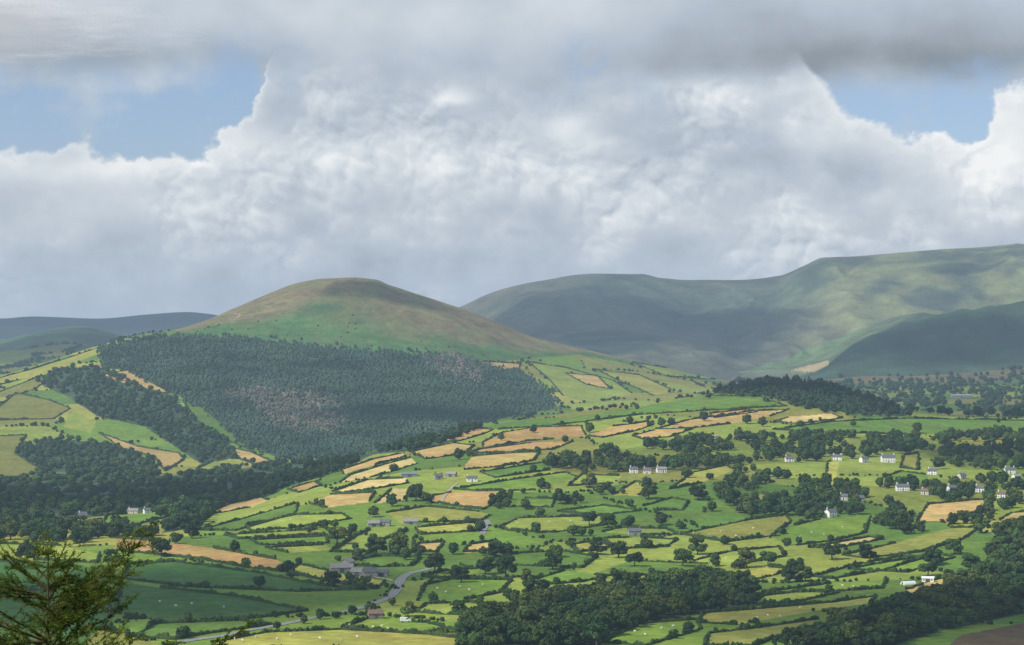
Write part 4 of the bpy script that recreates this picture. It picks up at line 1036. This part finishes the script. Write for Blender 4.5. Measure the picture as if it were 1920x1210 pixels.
px = M('MULTIPLY_ADD', az, 4.33, .96); py = M('MULTIPLY_ADD', el, -4.33, .70)
def vec(x, y, z=0.):
    n = N.new('ShaderNodeCombineXYZ'); setin(n.inputs[0], x); setin(n.inputs[1], y); setin(n.inputs[2], z); return n.outputs[0]
def noise(v, sc, det=6, ro=.5):
    n = N.new('ShaderNodeTexNoise'); n.noise_dimensions = '2D'; Lk.new(v, n.inputs['Vector']); n.inputs['Scale'].default_value = sc; n.inputs['Detail'].default_value = det; n.inputs['Roughness'].default_value = ro
    return n
def add(*a):
    t = a[0]
    for q in a[1:]: t = M('ADD', t, q)
    return t
def lin(s, mid, k): return M('MULTIPLY', M('SUBTRACT', s, mid), k)
# soft large cloud masses
b0 = noise(vec(px, M('MULTIPLY', py, 1.5)), 3.2, 4, .48).outputs[0]
c0 = noise(vec(M('ADD', px, 7.), M('MULTIPLY', py, 1.3)), 6.5, 5, .52).outputs[0]
f0 = noise(vec(M('ADD', px, 3.), M('MULTIPLY', py, 1.1)), 16, 5, .58).outputs[0]
qx = add(px, lin(c0, .5, .09), lin(f0, .5, .030)); qy = add(py, lin(b0, .5, .07), lin(f0, .5, .022))
def g(cx, cy, sx, sy, w=1.):
    a = M('DIVIDE', M('SUBTRACT', qx, cx), sx); b_ = M('DIVIDE', M('SUBTRACT', qy, cy), sy)
    return M('MULTIPLY', M('EXPONENT', M('MULTIPLY', M('ADD', M('MULTIPLY', a, a), M('MULTIPLY', b_, b_)), -1)), w)
def gsum(lst): return add(*[g(*l) for l in lst])
def curve(pts):
    n = N.new('ShaderNodeFloatCurve'); c = n.mapping.curves[0]
    while len(c.points) < len(pts): c.points.new(.5, .5)
    for p_, (x, y) in zip(c.points, sorted(pts)): p_.location = (x, y)
    n.mapping.update(); setin(n.inputs['Value'], M('DIVIDE', qx, 1.92)); return n.outputs[0]
def puff(dx, dy):
    n = N.new('ShaderNodeTexVoronoi'); n.voronoi_dimensions = '2D'; n.feature = 'F1'; n.normalize = True
    Lk.new(vec(M('ADD', qx, dx), M('MULTIPLY', M('ADD', qy, dy), 1.15)), n.inputs['Vector'])
    n.inputs['Scale'].default_value = 9; n.inputs['Detail'].default_value = 2.5; n.inputs['Roughness'].default_value = .5; n.inputs['Lacunarity'].default_value = 2.2
    return n.outputs['Distance']
p0 = puff(0, 0); p1 = puff(-.008, -.014)
yb = curve([(0, .298), (.08, .290), (.16, .294), (.205, .282), (.232, .245), (.252, .18), (.272, .08), (.31, .0), (.74, .0), (.775, .09), (.80, .165), (.83, .222), (.86, .258), (.90, .272), (.945, .262), (.962, .215), (1, .18)])
yt = curve([(0, .160), (.08, .160), (.15, .150), (.20, .135), (.23, .12), (.255, .17), (.29, .34), (.74, .34), (.775, .21), (.82, .175), (.88, .172), (.94, .172), (1, .175)])
dB = add(M('SUBTRACT', py, yb), lin(c0, .5, .10), lin(f0, .5, .075), lin(p0, .35, -.06))
mB = SM(dB, -.008, .018)
dU = add(M('SUBTRACT', yt, py), lin(b0, .5, .10), lin(c0, .5, .10), lin(f0, .5, .05))
mU = M('MULTIPLY', SM(dU, -.050, .055), SM(py, -.9, -.1, .35, 1))
patch = SM(add(b0, lin(c0, .5, .6)), .42, .66)
relp = M('MULTIPLY', M('SUBTRACT', p1, p0), M('MULTIPLY_ADD', patch, .95, .10))
rim = M('MULTIPLY', M('EXPONENT', M('DIVIDE', M('MAXIMUM', dB, 0), -.032)), .40)
toneB = gsum([(.16, .375, .14, .055, .15), (.22, .315, .16, .022, .20), (.47, .265, .07, .035, .20), (.845, .185, .035, .022, .32), (1.06, .235, .055, .038, .32), (1.10, .275, .06, .02, .10), (1.87, .29, .10, .10, .30), (1.40, .19, .12, .04, .11), (.68, .22, .2, .05, -.07), (1.25, .28, .22, .07, -.05), (.66, .12, .14, .06, -.03), (.9, .34, .25, .06, .07), (1.5, .4, .3, .05, .04), (.45, .45, .3, .04, -.04), (1.53, .25, .09, .04, .13), (.6, .30, .12, .03, .07), (1.7, .36, .15, .03, .08)])
LB = add(.580, relp, rim, toneB, lin(b0, .5, .46), lin(c0, .5, .36), lin(f0, .5, .12))
toneU = gsum([(.22, .120, .34, .040, -.17), (.05, .02, .25, .05, .10), (1.62, .130, .40, .040, -.30), (1.62, .07, .40, .05, -.14), (1.35, .05, .2, .04, .02), (.55, .03, .3, .06, .06), (.95, .03, .3, .06, .10)])
LU = add(.555, toneU, lin(b0, .5, .34), lin(c0, .5, .20))
wB = M('MULTIPLY', mB, M('SUBTRACT', 1, M('MULTIPLY', SM(dU, -.02, .08), SM(py, .19, .09))))
lmx = N.new('ShaderNodeMix'); lmx.data_type = 'FLOAT'; setin(lmx.inputs[0], wB); Lk.new(LU, lmx.inputs[2]); Lk.new(LB, lmx.inputs[3]); lum = lmx.outputs[0]
wisp = M('MULTIPLY_ADD', SM(add(c0, lin(f0, .5, .6)), .50, .76), .42, .06)
alpha = M('SUBTRACT', 1, M('MULTIPLY', M('MULTIPLY', M('SUBTRACT', 1, mU), M('SUBTRACT', 1, mB)), M('SUBTRACT', 1, wisp)))
small = gsum([(1.09, .115, .034, .040, .66), (.535, .125, .036, .035, .60), (1.215, .175, .022, .025, .40), (.79, .10, .04, .022, .25), (1.02, .185, .03, .015, .22)])
alpha = M('SUBTRACT', alpha, M('MULTIPLY', small, SM(f0, .66, .40)))
cr = N.new('ShaderNodeValToRGB'); setin(cr.inputs[0], lum); e = cr.color_ramp.elements
e[0].position = 0; e[0].color = (.14, .175, .205, 1); e[1].position = 1; e[1].color = (.88, .90, .91, 1)
for p_, c_ in ((.28, (.29, .34, .39, 1)), (.52, (.465, .535, .62, 1)), (.78, (.68, .735, .785, 1))):
    x = e.new(p_); x.color = c_
hz = N.new('ShaderNodeMix'); hz.data_type = 'RGBA'; setin(hz.inputs[0], SM(py, .40, .62, 0, .75)); Lk.new(cr.outputs[0], hz.inputs[6]); hz.inputs[7].default_value = (.40, .50, .63, 1)
low = N.new('ShaderNodeMix'); low.data_type = 'RGBA'; setin(low.inputs[0], SM(el, -.06, -.01, 1, 0)); Lk.new(hz.outputs[2], low.inputs[6]); low.inputs[7].default_value = (.08, .10, .06, 1)
sky = N.new('ShaderNodeTexSky'); sky.sky_type = 'NISHITA'; sky.sun_disc = False; sky.sun_elevation = math.asin(SUN.z); sky.sun_rotation = math.atan2(SUN.x, SUN.y)
bg1 = N.new('ShaderNodeBackground'); tint = N.new('ShaderNodeMix'); tint.data_type = 'RGBA'; tint.blend_type = 'MULTIPLY'; tint.inputs[0].default_value = 1; Lk.new(sky.outputs[0], tint.inputs[6]); tint.inputs[7].default_value = (.92, .97, 1.16, 1)
Lk.new(tint.outputs[2], bg1.inputs[0]); bg1.inputs[1].default_value = .108
bg2 = N.new('ShaderNodeBackground'); Lk.new(low.outputs[2], bg2.inputs[0]); bg2.inputs[1].default_value = 1.0
mx = N.new('ShaderNodeMixShader'); setin(mx.inputs[0], M('MAXIMUM', M('MAXIMUM', alpha, 0.), SM(el, -.06, -.01, 1, 0))); Lk.new(bg1.outputs[0], mx.inputs[1]); Lk.new(bg2.outputs[0], mx.inputs[2])
wo = N.new('ShaderNodeOutputWorld'); Lk.new(mx.outputs[0], wo.inputs[0])
wd.cycles.sampling_method = 'MANUAL'; wd.cycles.sample_map_resolution = 512

sl = bpy.data.lights.new('sun', 'SUN'); sl.energy = 4.7; sl.angle = math.radians(.5); sl.color = (1, .94, .82)
so = bpy.data.objects.new('sun', sl); COLL.objects.link(so); so.rotation_euler = SUN.to_track_quat('Z', 'Y').to_euler(); so.location = (0, 0, 300)
cam = bpy.data.cameras.new('camera'); co = bpy.data.objects.new('camera', cam); COLL.objects.link(co)
cam.sensor_fit = 'HORIZONTAL'; cam.sensor_width = 36; cam.lens = 36*F/1920; cam.shift_y = 95/1920; cam.clip_start = .5; cam.clip_end = 80000
co.location = (0, 0, 0); co.rotation_euler = (math.pi/2, 0, 0)
S.camera = co
S.view_settings.view_transform = 'Standard'; S.view_settings.look = 'None'; S.view_settings.exposure = 0
